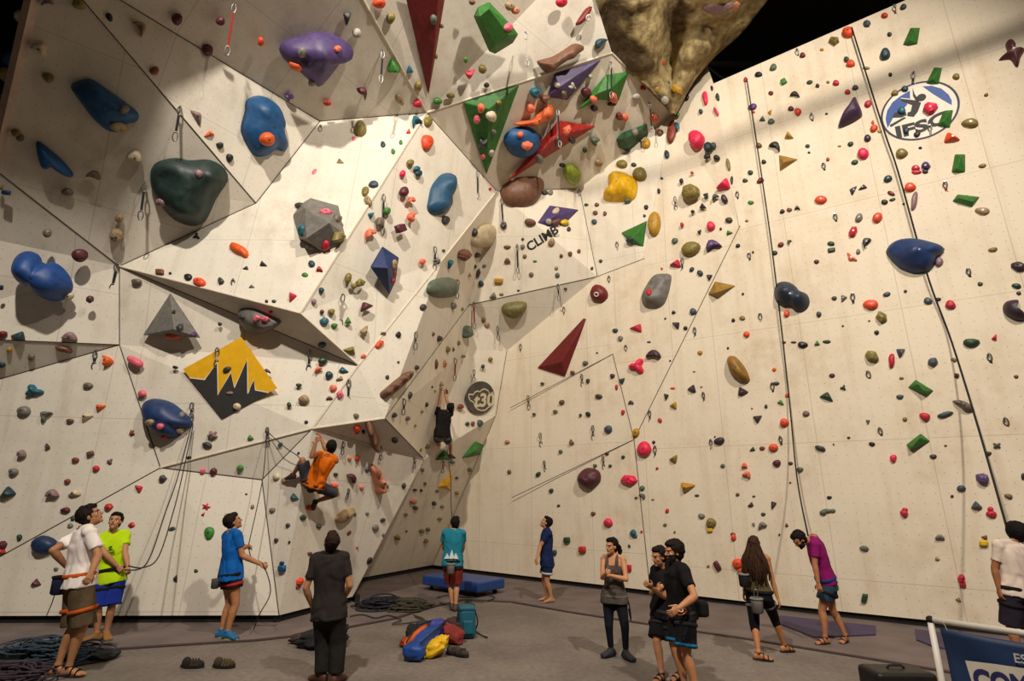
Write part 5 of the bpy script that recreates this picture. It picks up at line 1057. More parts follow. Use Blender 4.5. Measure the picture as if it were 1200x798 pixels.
def floor_shoe(cx, cy, wpx, m, sole, ang, label, name='shoe', group=None, straps=None):
    c = at_z(cx, cy, 0); L_ = wpx * depth_of(c) / F; f = Vector((math.cos(ang), math.sin(ang), 0)); s = Vector((-f.y, f.x, 0)); rt = Root(name, c, label, 'shoe', group); z0 = .014
    b = MB(); n = 20; ringp = [c + f * (L_ / 2 * math.cos(t)) + s * ((.045 + .008 * math.cos(t)) * math.sin(t) * 1.0) for t in [6.283 * i / n for i in range(n)]]
    slab(b, ringp, z0, z0 + .03).build('sole', sole, rt)
    b = MB(); b.ball(c + f * L_ * .16 + Vector((0, 0, z0 + .035)), L_ * .33, .045, .045, (f, s, Vector((0, 0, 1)))); b.ball(c - f * L_ * .26 + Vector((0, 0, z0 + .05)), L_ * .2, .042, .065, (f, s, Vector((0, 0, 1)))); b.build('upper', m, rt, True)
    for k in (-.02, .1, .22): MB().tube([c + f * (L_ * k) + s * .05 + Vector((0, 0, z0 + .02)), c + f * (L_ * k) + Vector((0, 0, z0 + .095)), c + f * (L_ * k) - s * .05 + Vector((0, 0, z0 + .02))], .009, 5).build('strap', straps or M_BLACK, rt)
M_SHB = mat('brown_suede', '40301f', .9, .25, 12); M_SOLE = mat('black_rubber', '14110f', .7, .2)
floor_shoe(225, 783, 27, mat('dark_suede', '211d1a', .9, .2), M_SOLE, .1, 'left dark sport sandal of the pair in the foreground', 'sandal', 'sandals in the foreground', M_SHB)
floor_shoe(262, 783, 27, M_SHB, M_SOLE, .0, 'right brown sport sandal of the pair in the foreground', 'sandal', 'sandals in the foreground', mat('olive_strap', '4c4a2a', .8, .2))
floor_shoe(532, 768, 20, mat('grey_suede', '3a332a', .9, .25, 12), M_SOLE, -.2, 'left dark shoe in front of the brick red fleece', 'shoe', 'shoes beside the gear heap')
floor_shoe(541, 770, 18, mat('grey_suede', '3a332a', .9, .25, 12), M_SOLE, -.3, 'right dark shoe in front of the brick red fleece', 'shoe', 'shoes beside the gear heap')
# ------------------------------------------------------------------ people: one continuous body each, clothes as children
SKIN = lambda c: mat('skin_' + c, c, 0.55, 0.08, 14, 0, 0, 0.35)
M_EYEW = mat('eye_white', 'cfc8bf', .3, .02); M_EYED = mat('eye_dark', '1a1210', .3, .05); M_LIP = mat('lips', '8a4a40', .5, .05)
def cloth(name, hx, var=0.18): return mat('cloth_' + name, hx, .9, var, 7, .25, 0, .15)
def remesh(name, b, voxel, mats, parent, smooth_it=3, wrinkle=0.0, seed=0, paint=None):
    me = bpy.data.meshes.new('tmp'); me.from_pydata([tuple(v) for v in b.v], [], b.f); o = bpy.data.objects.new('tmp', me); C.objects.link(o)
    r = o.modifiers.new('r', 'REMESH'); r.mode = 'VOXEL'; r.voxel_size = voxel
    s_ = o.modifiers.new('s', 'SMOOTH'); s_.iterations = smooth_it; s_.factor = .5
    dg = bpy.context.evaluated_depsgraph_get(); me2 = bpy.data.meshes.new_from_object(o.evaluated_get(dg)); bpy.data.objects.remove(o); bpy.data.meshes.remove(me)
    me2.name = name; org = parent.matrix_world_loc
    n = len(me2.vertices); co = np.empty(n * 3, 'f'); me2.vertices.foreach_get('co', co); co = co.reshape(-1, 3)
    if wrinkle:
        nr = np.empty(n * 3, 'f'); me2.vertices.foreach_get('normal', nr); nr = nr.reshape(-1, 3)
        w_ = np.array([mnoise.noise(Vector((x * 9 + seed, y * 9, z_ * 5 + 2.5 * mnoise.noise(Vector((x * 4, y * 4, z_ * 4 + seed)))))) for x, y, z_ in co.tolist()], 'f')
        co = co + nr * (w_ * wrinkle)[:, None]
    if paint is not None:
        f = len(me2.polygons); ce = np.empty(f * 3, 'f'); me2.polygons.foreach_get('center', ce); idx = paint(ce.reshape(-1, 3)).astype('i')
    co = co - np.array(org, 'f'); me2.vertices.foreach_set('co', co.reshape(-1).astype('f'))
    me2.materials.clear()
    for m in mats: me2.materials.append(m)
    if paint is not None: me2.polygons.foreach_set('material_index', idx)
    me2.polygons.foreach_set('use_smooth', [True] * len(me2.polygons)); me2.update()
    ob = bpy.data.objects.new(name, me2); C.objects.link(ob); ob.parent = parent.obj; return ob
def loft(b, rings, front, n=20):
    """rings: (centre, side axis, half width, half depth)"""
    vs, fs = [], []; e = .86
    for c, sd, hw, hd in rings:
        for j in range(n):
            t = 2 * math.pi * j / n; x, y = math.cos(t), math.sin(t)
            vs.append(c + sd * (hw * math.copysign(abs(x) ** e, x)) + front * (hd * math.copysign(abs(y) ** e, y)))
    k = len(rings)
    for i in range(k - 1):
        for j in range(n): a = i * n + j; q = i * n + (j + 1) % n; fs.append((a, q, q + n, a + n))
    fs += [tuple(range(n))[::-1], tuple(range((k - 1) * n, k * n))]; return b.add(vs, fs)
def reach(p, px, py, L, sign):
    d = ray(px, py); dn = d.normalized(); o = CAM - p; bq = o.dot(dn); cq = o.dot(o) - L * L; disc = bq * bq - cq
    if disc > 0: return CAM + dn * (-bq + sign * math.sqrt(disc))
    q = CAM + dn * (-bq); return p + (q - p).normalized() * L if (q - p).length > L * 1.18 else q
def ik(a, c, l1, l2, hint):
    d = (c - a); D = d.length; u = d / D; tot = l1 + l2
    if D > tot * .995: k = D / (tot * .995); l1 *= k; l2 *= k
    x = (l1 * l1 - l2 * l2 + D * D) / (2 * D); h = math.sqrt(max(0, l1 * l1 - x * x)); w_ = hint - u * hint.dot(u)
    return a + u * x + w_.normalized() * h
V3 = lambda *a: Vector(a)
def taper(b, p, q, prof, n=12, bow=None):
    """a limb: radii along its length"""
    pts = [p.lerp(q, t) + ((bow or Vector()) * math.sin(math.pi * t)) for t, r in prof]; b.tube(pts, [r for t, r in prof], n)
def hand(b, wr, fd, palm, s, curl, spread=1.0, thumb_side=1):
    fd = fd.normalized(); palm = (palm - fd * palm.dot(fd)).normalized(); sd = fd.cross(palm) * thumb_side
    kn = wr + fd * (.090 * s)
    loft(b, [(wr, sd, .026 * s, .018 * s), (wr + fd * .03 * s, sd, .036 * s, .018 * s), (wr + fd * .07 * s, sd, .042 * s, .016 * s), (kn + fd * .006 * s, sd, .040 * s, .013 * s)], palm, 12)
    for k, (off, L) in enumerate([(.030, .070), (.010, .080), (-.011, .075), (-.031, .058)]):
        p = kn + sd * (off * s) - fd * .008 * s; a = 0.0; pts = [p]; d = (fd + sd * (off * 2.2 * spread)).normalized()
        for seg in (.45, .31, .24):
            a += curl * (.75 if seg > .4 else .95); q = (d * math.cos(a) + palm * math.sin(a)); p = p + q * (L * s * seg); pts.append(p)
        b.tube(pts, [.0095 * s, .009 * s, .0082 * s, .007 * s], 8)
    p = wr + fd * .026 * s + sd * .030 * s; d1 = (fd * .65 + sd * .75 + palm * .25).normalized(); d2 = (fd * .9 + sd * .25 + palm * (.25 + .4 * curl)).normalized()
    b.tube([p, p + d1 * .034 * s, p + d1 * .034 * s + d2 * .028 * s, p + d1 * .034 * s + d2 * .05 * s], [.013 * s, .0115 * s, .010 * s, .008 * s], 8)
def foot(b, an, fd, s, sole_z, pad=0.0, toes=True):
    fd = Vector((fd.x, fd.y, 0)).normalized() if sole_z is not None else fd.normalized()
    up = V3(0, 0, 1) if sole_z is not None else None
    if up is None: up = (V3(0, 0, 1) - fd * fd.z); up = up.normalized() if up.length > .2 else V3(0, -1, 0)
    sd = fd.cross(up); h = (an.z - sole_z) if sole_z is not None else .075 * s
    base = an - up * h
    R = lambda f, hh, w_, d_: (base + fd * (f * s) + up * (hh * s), sd, w_ * s + pad, d_ * s + pad)
    loft(b, [R(-.075, .028, .016, .016), R(-.066, .036, .030, .034), R(-.03, .045, .034, .044), R(.02, .048, .036, .047), R(.07, .036, .040, .035), R(.12, .025, .046, .024), R(.15, .020, .047, .018), R(.168, .016, .040, .014)], up, 14)
    b.tube([an + up * .03 * s, base + up * .05 * s + fd * -.01 * s], [.036 * s + pad, .036 * s + pad], 10)
    if toes:
        for k, (o_, L, r) in enumerate([(.030, .045, .0125), (.011, .044, .0095), (-.006, .040, .009), (-.021, .034, .0085), (-.035, .028, .008)]):
            p = base + fd * (.150 - .006 * k) * s + sd * (-o_ * s) + up * .013 * s; b.tube([p, p + fd * (L * .6 * s), p + fd * (L * s) - up * .003 * s], [r * s, r * s, r * .8 * s], 8)
BM = [(-.17, .085, .075), (-.06, .160, .112), (.08, .168, .113), (.34, .148, .100), (.60, .166, .114), (.80, .178, .108), (.93, .172, .085), (1.03, .105, .066), (1.12, .056, .056)]
BF = [(-.17, .085, .078), (-.06, .168, .116), (.06, .170, .112), (.36, .122, .088), (.60, .138, .108), (.72, .142, .112), (.85, .146, .090), (.94, .142, .072), (1.03, .085, .058), (1.12, .046, .048)]
class Person: pass
def person(label, H_, neck, hips, face, facing, head, armA, armB, legs, skin='b98765', female=False, neck_dy=0.0, group=None, hipdepth=None, ground=True, beard=False, hair=None, hair_col='1d1512', voxel=.0075, feet='bare', hand_curl=(.5, .5), head_up=V3(0, 0, 1), build=1.0):
    """neck, hips: pixels.  armX = elbow px, sign, wrist px, sign, side.  legs = [(ankle px, foot direction, knee hint, side), ...]"""
    Q = Person(); s = H_ / 1.75; Q.s = s
    anks = []
    for (ax_, ay_, adep), fdv, hint, side in legs:
        anks.append(at_z(ax_, ay_, .085 * s + (.014 if ground else 0)) if adep is None else at_d(ax_, ay_, adep))
    base = sum(anks, Vector()) / len(anks); dep = hipdepth if hipdepth else depth_of(base)
    if ground and not hipdepth: hipC = at_y(hips[0], hips[1], base.y + (hips[2] if len(hips) > 2 else 0))
    else: hipC = at_d(hips[0], hips[1], dep)
    shC = at_y(neck[0], neck[1], hipC.y + neck_dy)
    up = (shC - hipC).normalized(); TL = .545 * s; k = (shC - hipC).length / TL
    fr = (facing - up * facing.dot(up)).normalized(); sd = fr.cross(up)             # sd = the person's right... left by sign below
    Q.hipC, Q.shC, Q.up, Q.fr, Q.sd = hipC, shC, up, fr, sd
    sw = (.178 if not female else .152) * s * build; hw = .092 * s
    sh = {-1: shC - sd * sw - up * .035 * s, 1: shC + sd * sw - up * .035 * s}
    hp = {-1: hipC - sd * hw - up * .03 * s, 1: hipC + sd * hw - up * .03 * s}
    floor_o = Vector((base.x, base.y, 0)) if ground else base
    rt = Root('person', floor_o, label, 'person', group); Q.rt = rt
    b = MB(); prof = BF if female else BM; Q.prof = prof
    rings = [(hipC + (shC - hipC) * t + fr * (.012 * s * math.sin(t * 3)), sd, w_ * s * (build if t > -.1 else 1), d_ * s) for t, w_, d_ in prof]
    loft(b, rings, fr, 22); Q.rings = rings
    # head
    hs = s * (1.0 if not female else .95); hc = at_y(head[0], head[1], shC.y + (head[2] if len(head) > 2 else 0))
    hv = hc - shC; want = .205 * hs
    if hv.length > want * 1.25: hc = shC + hv.normalized() * want * 1.25
    if hv.length < want * .8: hc = shC + hv.normalized() * want * .8
    f = face.normalized(); u = (head_up - f * head_up.dot(f)).normalized(); x_ = f.cross(u); AX = (x_, f, u); Q.hc, Q.AX, Q.hs = hc, AX, hs
    HP = lambda a, c, e: hc + x_ * (a * hs) + f * (c * hs) + u * (e * hs)
    b.ball(HP(0, -.006, .022), .076 * hs, .096 * hs, .100 * hs, AX, 20, 14); b.ball(HP(0, .022, -.045), .060 * hs, .068 * hs, .074 * hs, AX, 18, 12); b.ball(HP(0, .068, -.098), .026 * hs, .02 * hs, .02 * hs, AX)
    b.tube([HP(0, .088, .012), HP(0, .104, -.018), HP(0, .110, -.032)], [.008 * hs, .011 * hs, .015 * hs], 8); b.ball(HP(0, .084, .026), .05 * hs, .013 * hs, .010 * hs, AX); b.ball(HP(0, .082, -.058), .024 * hs, .011 * hs, .010 * hs, AX)
    for e in (-1, 1): b.ball(HP(.076 * e, -.008, -.008), .012 * hs, .022 * hs, .031 * hs, AX); b.ball(HP(.044 * e, .060, -.025), .02 * hs, .018 * hs, .02 * hs, AX)
    nb = shC + up * .01 * s; b.tube([nb - up * .05 * s, nb.lerp(HP(0, -.022, -.06), .5), HP(0, -.02, -.05)], [.066 * s, .056 * s, .056 * s] if not female else [.055 * s, .046 * s, .048 * s], 14)
    for e in (-1, 1): b.tube([nb - fr * .01 + up * .015 * s, sh[e] + up * .022 * s], [.05 * s, .045 * s], 10)
    # arms
    Q.arm = {}
    fm = .88 if female else 1.0
    for q, (epx, es, wpx, ws, side), cv in ((0, armA, hand_curl[0]), (1, armB, hand_curl[1])):
        S = sh[side]; E_ = reach(S, epx[0], epx[1], .295 * s, es); W_ = reach(E_, wpx[0], wpx[1], .255 * s, ws); Q.arm[side] = (S, E_, W_)
        b.ball(S, .062 * s * fm); taper(b, S, E_, [(0, .056 * s * fm), (.35, .052 * s * fm), (.75, .043 * s * fm), (1, .040 * s * fm)]); b.ball(E_, .040 * s * fm)
        taper(b, E_, W_, [(0, .040 * s * fm), (.25, .044 * s * fm), (.6, .036 * s * fm), (1, .026 * s * fm)])
        fd = (W_ - E_).normalized(); inward = (hipC + up * .25 * s - W_); hand(b, W_, fd, inward if inward.length > .05 else fr, s * (.95 if female else 1), cv, 1, 1 if side > 0 else -1)
    # legs
    Q.leg = {}
    for an, ((ax_, ay_, adep), fdv, hint, side) in zip(anks, legs):
        Hj = hp[side]; kk = ((an - Hj).length / .985) / (.85 * s) if ground else 1.0; K = ik(Hj, an, .435 * s * kk, .415 * s * kk, hint); Q.leg[side] = (Hj, K, an, fdv)
        bk = -hint.normalized() * .012 * s
        b.ball(Hj, .09 * s * (1.04 if female else 1)); taper(b, Hj, K, [(0, .092 * s), (.3, .084 * s), (.7, .064 * s), (1, .054 * s)]); b.ball(K, .054 * s)
        taper(b, K, an, [(0, .052 * s), (.28, .057 * s), (.6, .044 * s), (.88, .034 * s), (1, .035 * s)], 12, bk)
        foot(b, an, fdv, s, (.014 if ground else None), 0, feet == 'bare')
    M = Matrix((x_, f, u)); hcv = np.array(hc, 'f'); R3 = np.array([list(x_), list(f), list(u)], 'f')
    def paint(ce):
        L_ = (ce - hcv) @ R3.T / hs; a, c, e = L_[:, 0], L_[:, 1], L_[:, 2]; idx = np.zeros(len(ce), int); near = (np.abs(L_).max(1) < .16) & (c > .045)
        aa = np.abs(a)
        if beard: idx[near & (e < -.030) & (e > -.13) & (c > .0)] = 4; idx[(np.abs(L_).max(1) < .14) & (e < -.02) & (e > -.11) & (aa > .035) & (c > .0) & (c < .08)] = 4
        idx[near & (aa < .024) & (np.abs(e + .058) < .009) & (c > .07)] = 3
        ew = near & (np.abs(aa - .031) < .0155) & (np.abs(e - .002) < .0075); idx[ew] = 1; idx[ew & (np.abs(aa - .031) < .0065)] = 2
        idx[near & (np.abs(aa - .031) < .021) & (np.abs(e - .0245) < .006)] = 2
        return idx
    Q.body = remesh('body', b, voxel, [SKIN(skin), M_EYEW, M_EYED, M_LIP, mat('beard_' + hair_col, hair_col, .9, .2, 30)], rt, 2, 0, 0, paint)
    if hair:
        hb = MB(); mh = mat('hair_' + hair_col, hair_col, .7, .3, 40, .5, 0, .12); k = hair.get('vol', 1.0)
        hb.ball(HP(0, -.036, .042), .087 * hs * k, .098 * hs * k, .099 * hs * k, AX, 40, 28); hb.ball(HP(0, .018, .088), .066 * hs * k, .062 * hs * k, .046 * hs * k, AX, 32, 20); hb.ball(HP(0, -.046, -.02), .072 * hs * k, .062 * hs, .075 * hs, AX, 22, 14)
        if hair.get('fringe'): hb.ball(HP(0, .045, .085), .06 * hs, .05 * hs, .03 * hs, AX, 18, 12)
        sd0 = Vector((hc.x * 3, hc.y, 0)); hb.v = [v + (v - hc).normalized() * (.016 * hs * abs(mnoise.noise(v * 26 + sd0)) + .014 * abs(mnoise.noise(v * 60 + sd0))) for v in hb.v]
        if hair.get('bun'): hb.ball(HP(*hair['bun']), .042 * hs, .042 * hs, .036 * hs, AX, 18, 12)
        if hair.get('tail'):
            for k2 in range(14):
                ph = k2 * .9; hb.tube(spline([HP(.02 * math.cos(ph), -.09 + .015 * math.sin(ph), .03 + .012 * math.sin(ph * 2)), HP(.034 * math.cos(ph), -.165 + .02 * math.sin(ph), .0 + .02 * math.sin(ph)), HP(.032 * math.cos(ph * 1.3), -.185 + .026 * math.sin(ph), -.08), HP(.018 * math.cos(ph), -.175 + .015 * math.sin(ph), -.18 - .02 * math.sin(ph))], 5), [.016 * hs] * 10 + [.013 * hs, .009 * hs, .008 * hs, .006 * hs, .004 * hs, .003 * hs], 6)
        if hair.get('long'):
            q2 = random.Random(5); bk = -fr
            for k2 in range(90):
                a = q2.uniform(-1, 1); dz = hair['long'] * q2.uniform(.75, 1.05); hh = q2.uniform(-.02, .11); o1 = HP(.094 * a * (1 - max(0, hh) * 4), -.05 - .085 * (1 - abs(a)) * (1 - max(0, hh) * 5), .03 + hh)
                e1 = o1 + V3(0, 0, -dz * .35) + bk * .04 + sd * .05 * a; e2 = o1 + V3(0, 0, -dz * .7) + bk * (.08 + .02 * q2.random()) + sd * (.11 * a + .02 * q2.uniform(-1, 1)); e3 = o1 + V3(0, 0, -dz) + bk * (.07 + .03 * q2.random()) + sd * (.12 * a + .03 * q2.uniform(-1, 1))
                hb.tube(spline([o1, e1, e2, e3], 5), [.011] * 9 + [.010, .010, .009, .008, .007, .005, .003], 5)
        hb.build('hair', mh, rt, True)
    return Q
def ringat(Q, t, pad, padd=None):
    P_ = Q.prof; ts = [p[0] for p in P_]; w_ = np.interp(t, ts, [p[1] for p in P_]); d_ = np.interp(t, ts, [p[2] for p in P_])
    if t < -.06: w_ = P_[1][1]; d_ = P_[1][2]
    return (Q.hipC + (Q.shC - Q.hipC) * t + Q.fr * (.012 * Q.s * math.sin(t * 3)), Q.sd, w_ * Q.s + pad, d_ * Q.s + (padd if padd is not None else pad))
def shirt(Q, m, hem=-.18, sleeve=.62, pad=.022, loose=.03, name='t_shirt', voxel=.012, neck=1.02, strap=False, seed=1):
    b = MB(); ts = [hem, hem * .5 + .02, .15, .34, .5, .7, .85, .95] + ([neck] if not strap else [])
    rr = [ringat(Q, t, pad + loose * max(0, 1 - (t - hem) / .6)) for t in ts]
    if strap: rr = [r for r, t in zip(rr, ts) if t <= strap] + [ringat(Q, strap, pad * .7)]
    loft(b, rr, Q.fr, 22)
    for e, (S, E_, W_) in Q.arm.items():
        if sleeve:
            q = S.lerp(E_, sleeve); b.ball(S - Q.up * .0, .072 * Q.s + pad * .2); taper(b, S, q, [(0, .070 * Q.s), (.5, .068 * Q.s), (1, .066 * Q.s)])
        elif strap:
            for sgn in (1, -1): b.tube(spline([Q.shC + (S - Q.shC) * .52 + Q.fr * sgn * .125 * Q.s - Q.up * .20 * Q.s, Q.shC + (S - Q.shC) * .5 + Q.fr * sgn * .085 * Q.s - Q.up * .03 * Q.s, Q.shC + (S - Q.shC) * .48 + Q.up * .05 * Q.s], 4), .024 * Q.s, 8)
    if not strap:
        for e, (S, E_, W_) in Q.arm.items(): b.tube([Q.shC + Q.up * .012 * Q.s, S + Q.up * .02 * Q.s], [.072 * Q.s, .064 * Q.s], 12)
    return remesh(name, b, voxel, [m], Q.rt, 3, min(.021, pad * .8), seed)
def shorts(Q, m, frac, r0=.104, r1=.098, top=.12, pad=.016, name='shorts', voxel=.012, seed=2, shin=0.0, rs=.07):
    b = MB(); loft(b, [ringat(Q, t, pad) for t in (-.17, -.06, .04, top)], Q.fr, 22)
    b.ball(Q.hipC - Q.up * .115 * Q.s, .08 * Q.s)
    for e, (Hj, K, A, fd) in Q.leg.items():
        b.ball(Hj, r0 * Q.s)
        if shin: b.tube([Hj, Hj.lerp(K, .5), K, K.lerp(A, .4 * shin), K.lerp(A, shin)], [r0 * Q.s, (r0 + r1) / 2 * Q.s, r1 * Q.s, (r1 + rs) / 2 * Q.s, rs * Q.s], 14)
        else: b.tube([Hj, Hj.lerp(K, frac * .5), Hj.lerp(K, frac)], [r0 * Q.s, (r0 + r1) / 2 * Q.s, r1 * Q.s], 14)
    return remesh(name, b, voxel, [m], Q.rt, 3, min(.016, pad * .45), seed)
def harness(Q, mb, ml, t=.05, pad=.035, loops=.16, rl=.112):
    c, sd, w_, d_ = ringat(Q, t, pad); pts = [c + sd * (w_ * math.cos(a)) + Q.fr * (d_ * math.sin(a)) for a in [2 * math.pi * i / 24 for i in range(24)]]
    b = MB(); b.tube(pts, .024 * Q.s, 8, True, .45, Q.up); b.build('harness_belt', mb, Q.rt, True)
    for e, (Hj, K, A, fd) in Q.leg.items():
        ax = (K - Hj).normalized(); u = (Q.fr - ax * Q.fr.dot(ax)).normalized(); v = ax.cross(u); p = Hj.lerp(K, loops)
        b = MB(); b.tube([p + u * (math.cos(a) * rl * Q.s) + v * (math.sin(a) * rl * Q.s) for a in [2 * math.pi * i / 20 for i in range(20)]], .020 * Q.s, 8, True, .5, ax); b.build('leg_loop', ml, Q.rt, True)
def shoes(Q, m, sole, name='shoe', sandal=False, laces=None):
    for e, (Hj, K, A, fd) in Q.leg.items():
        s = Q.s; f = Vector((fd.x, fd.y, 0)).normalized(); sd = Vector((f.y, -f.x, 0)); base = Vector((A.x, A.y, .013))
        n = 22; ring = [base + f * (.052 + .138 * math.cos(t)) * s + sd * ((.042 + .010 * math.cos(t)) * math.sin(t)) * s for t in [6.2832 * i / n for i in range(n)]]
        if sandal:
            so = slab(MB(), ring, .012, .030).build('sandal', sole, Q.rt)
            b = MB()
            for k, hh in ((.12, .055), (.06, .075)): b.tube(spline([base + f * k * s + sd * .05 * s + V3(0, 0, .02), base + f * k * s + sd * .02 * s + V3(0, 0, hh * s), base + f * k * s - sd * .02 * s + V3(0, 0, hh * s), base + f * k * s - sd * .05 * s + V3(0, 0, .02)], 4), .009 * s, 6)
            b.tube([A + f * .045 * s, A + sd * .045 * s, A - f * .045 * s, A - sd * .045 * s], .009 * s, 6, True); b.build('sandal_strap', m, Sub(so, Q.rt.matrix_world_loc), True)
        else:
            b = MB(); foot(b, A, fd, s * 1.04, .016, .010, False); so = remesh(name, b, .010, [m], Q.rt, 2); sp2 = Sub(so, Q.rt.matrix_world_loc)
            slab(MB(), ring, .012, .030).build('sole', sole, sp2)
            if laces:
                b = MB()
                for k in (.04, .065, .09): b.tube([base + f * k * s + sd * .03 * s + V3(0, 0, (.098 - k * .4) * s), base + f * k * s - sd * .03 * s + V3(0, 0, (.098 - k * .4) * s)], .006, 5)
                b.build('laces', laces, sp2)
def pouch(Q, p, r, h, m, rim=None, name='chalk_bag'):
    b = MB(); b.tube([p + V3(0, 0, -h), p + V3(0, 0, -h * .9), p + V3(0, 0, -h * .3), p], [r * .7, r * .95, r, r * 1.02], 14); o = b.build(name, m, Q.rt, True)
    if rim: MB().tube([p + V3(math.cos(a) * r, math.sin(a) * r, 0) for a in [6.2832 * i / 14 for i in range(14)]], .014, 6, True).build('bag_rim', rim, Sub(o, Q.rt.matrix_world_loc), True)
M_BLK = cloth('black', '151314', .2); M_STRAP = cloth('strap', '1b191a'); AL = M_STEEL
GP = 'climbers standing on the floor'
n_ = lambda *a: Vector(a).normalized()

# 1 man in white T-shirt, foreground left
Q = person('man in white T-shirt and khaki shorts, hands on hips, looking up, far left', 1.93, (99, 622), (93, 681, .0), V3(.80, .25, .52), n_(.62, .78, 0), (106.5, 606, .02), ((62, 645), -1, (78, 664), 1, -1), ((115, 651), -1, (107, 671), -1, 1),
  [((68, 780, None), V3(.85, .15, 0), V3(.9, .3, 0), -1), ((81, 781, None), V3(.95, -.05, 0), V3(.9, .2, 0), 1)], skin='ad7a55', group=GP, hair={'vol': 1.05}, hand_curl=(.7, .7), build=1.08)
shirt(Q, cloth('white', 'eee2dc', .06), -.12, .72, .03, .03); shorts(Q, cloth('khaki', '5c4c38'), 1.02, .118, .128, .1, .024, 'cargo_shorts'); harness(Q, cloth('orange_web', 'c0561e'), cloth('orange_web', 'c0561e'), .12, .045, .62, .132)
c = ringat(Q, .05, 0)[0]; pouch(Q, at_d(72, 676, depth_of(c) - .05), .085, .20, cloth('indigo', '20223c'), M_BLK)
p = at_d(66, 690, depth_of(c) - .05); MB().tube(spline([p, p + V3(-.01, 0, -.15), p + V3(-.04, 0, -.30)], 5), .006, 5).build('bag_cord', cloth('indigo', '20223c'), Q.rt); shoes(Q, M_BLK, mat('brown_sole', '4a3222', .8), 'sandal', True)
# 2 boy in neon yellow
Q = person('young man in neon yellow T-shirt and blue shorts holding two ropes', 1.78, (131, 627), (130, 674, .0), V3(.35, -.9, .22), n_(.62, -.78, 0), (135, 611, -.04), ((123, 649), -1, (141, 667), -1, 1), ((146.5, 648), -1, (150, 664), -1, -1),
  [((113, 743, None), V3(-.55, -.8, 0), V3(.3, -1, 0), 1), ((124.5, 741, None), V3(.75, -.6, 0), V3(.5, -.8, 0), -1)], skin='b5805c', group=GP, hair={'vol': .99}, hair_col='17100d', hand_curl=(1.0, 1.0), feet='shoe', build=.95)
shirt(Q, cloth('neon', 'b6d813', .08), -.20, .55, .02, .02); shorts(Q, cloth('royal', '1b2f86'), .98, .112, .122, .1, .02, 'shorts'); harness(Q, M_STRAP, M_STRAP, .14, .045, .4, .118); shoes(Q, mat('tan_suede', '8a6234', .9, .2), mat('tan_sole', '5c4630', .8), 'shoe', False, mat('straw_laces', 'b49a5a', .8))
c, sd, w_, d_ = ringat(Q, .60, .044); b = MB()
for dz, hw in ((.05, .02), (.0, .05), (-.025, .05)): b.box(c + Q.fr * d_ + Q.up * dz + sd * .02, hw * 2, .008, .014 if hw > .03 else .03, (sd, Q.fr, Q.up))
b.build('shirt_print', cloth('print_green', '3f5a20', .1), Q.rt)
b = MB()
for e, (Hj, K, A, fd) in Q.leg.items(): b.tube([Hj.lerp(K, t) + (Q.sd * e * .115 + Q.fr * .045) * Q.s for t in (.1, .5, .95)], .007, 6)
b.build('shorts_piping', cloth('piping', 'a6aac4', .1), Q.rt)
# 3 man in bright blue
Q = person('man in bright blue T-shirt belaying with one arm stretched out', 1.85, (272, 625), (270.5, 673, .0), V3(.75, .45, .42), n_(.62, .78, 0), (274, 611.5, .03), ((288, 644), 1, (291, 640), 1, -1), ((284, 651), -1, (305, 661), 1, 1),
  [((260, 739, None), V3(.7, .1, 0), V3(.8, .5, 0), -1), ((267, 741, None), V3(.9, -.25, 0), V3(.9, .3, 0), 1)], skin='ad7650', group=GP, hair={'vol': 1.02}, hair_col='1c1310', feet='shoe', hand_curl=(1.1, .9))
shirt(Q, cloth('azure', '0f5aa8', .10), -.14, .6, .022, .03); shorts(Q, cloth('black_red', '241a1e'), .42, .108, .112, .1, .018, 'shorts'); harness(Q, M_STRAP, cloth('red_web', '9c2a26'), .0, .04, .26, .116); shoes(Q, mat('blue_trainer', '1d5f8c', .7, .3, 30), mat('yellow_sole', '9aa03a', .7), 'shoe', False, mat('yellow_laces', 'c2c23c', .8))
c = ringat(Q, -.05, 0)[0]; pouch(Q, c - Q.fr * .17 * Q.s - Q.sd * .08, .06, .14, cloth('grey_bag', '4a4644'))
BLUE = Q
# 4 man in dark shirt
Q = person('man in dark brown polo shirt seen from behind, arms at his sides', 1.72, (387, 651), (385.5, 716, .0), V3(-.55, .65, .52), n_(.08, 1, 0), (387.5, 637, -.02), ((358.5, 689), 1, (365.5, 710), 1, -1), ((410, 686), 1, (402, 703), 1, 1),
  [((377.5, 789, None), V3(-.75, .35, 0), V3(-.1, 1, 0), -1), ((394, 790.5, None), V3(.35, .9, 0), V3(.1, 1, 0), 1)], skin='a87652', group=GP, hair={'vol': .98}, hair_col='2a1a13', feet='shoe', hand_curl=(.5, .5))
shirt(Q, cloth('umber', '2b2523', .2), -.14, .68, .035, .02, 'polo_shirt'); shorts(Q, cloth('charcoal_trousers', '1f1d1a'), 1, .115, .098, .1, .02, 'trousers', .013, 4, .97, .088); shoes(Q, mat('brown_leather', '4e2f1d', .6, .2), mat('dark_sole', '1d1512', .8), 'shoe')
b = MB(); c = ringat(Q, 1.03, .0)[0]; b.tube([c + Q.sd * (.068 * math.cos(a)) * Q.s + Q.fr * (.066 * math.sin(a)) * Q.s + Q.up * .02 for a in [6.2832 * i / 18 for i in range(18)]], .016, 8, True); b.build('collar', cloth('umber', '2b2523', .2), Q.rt, True)
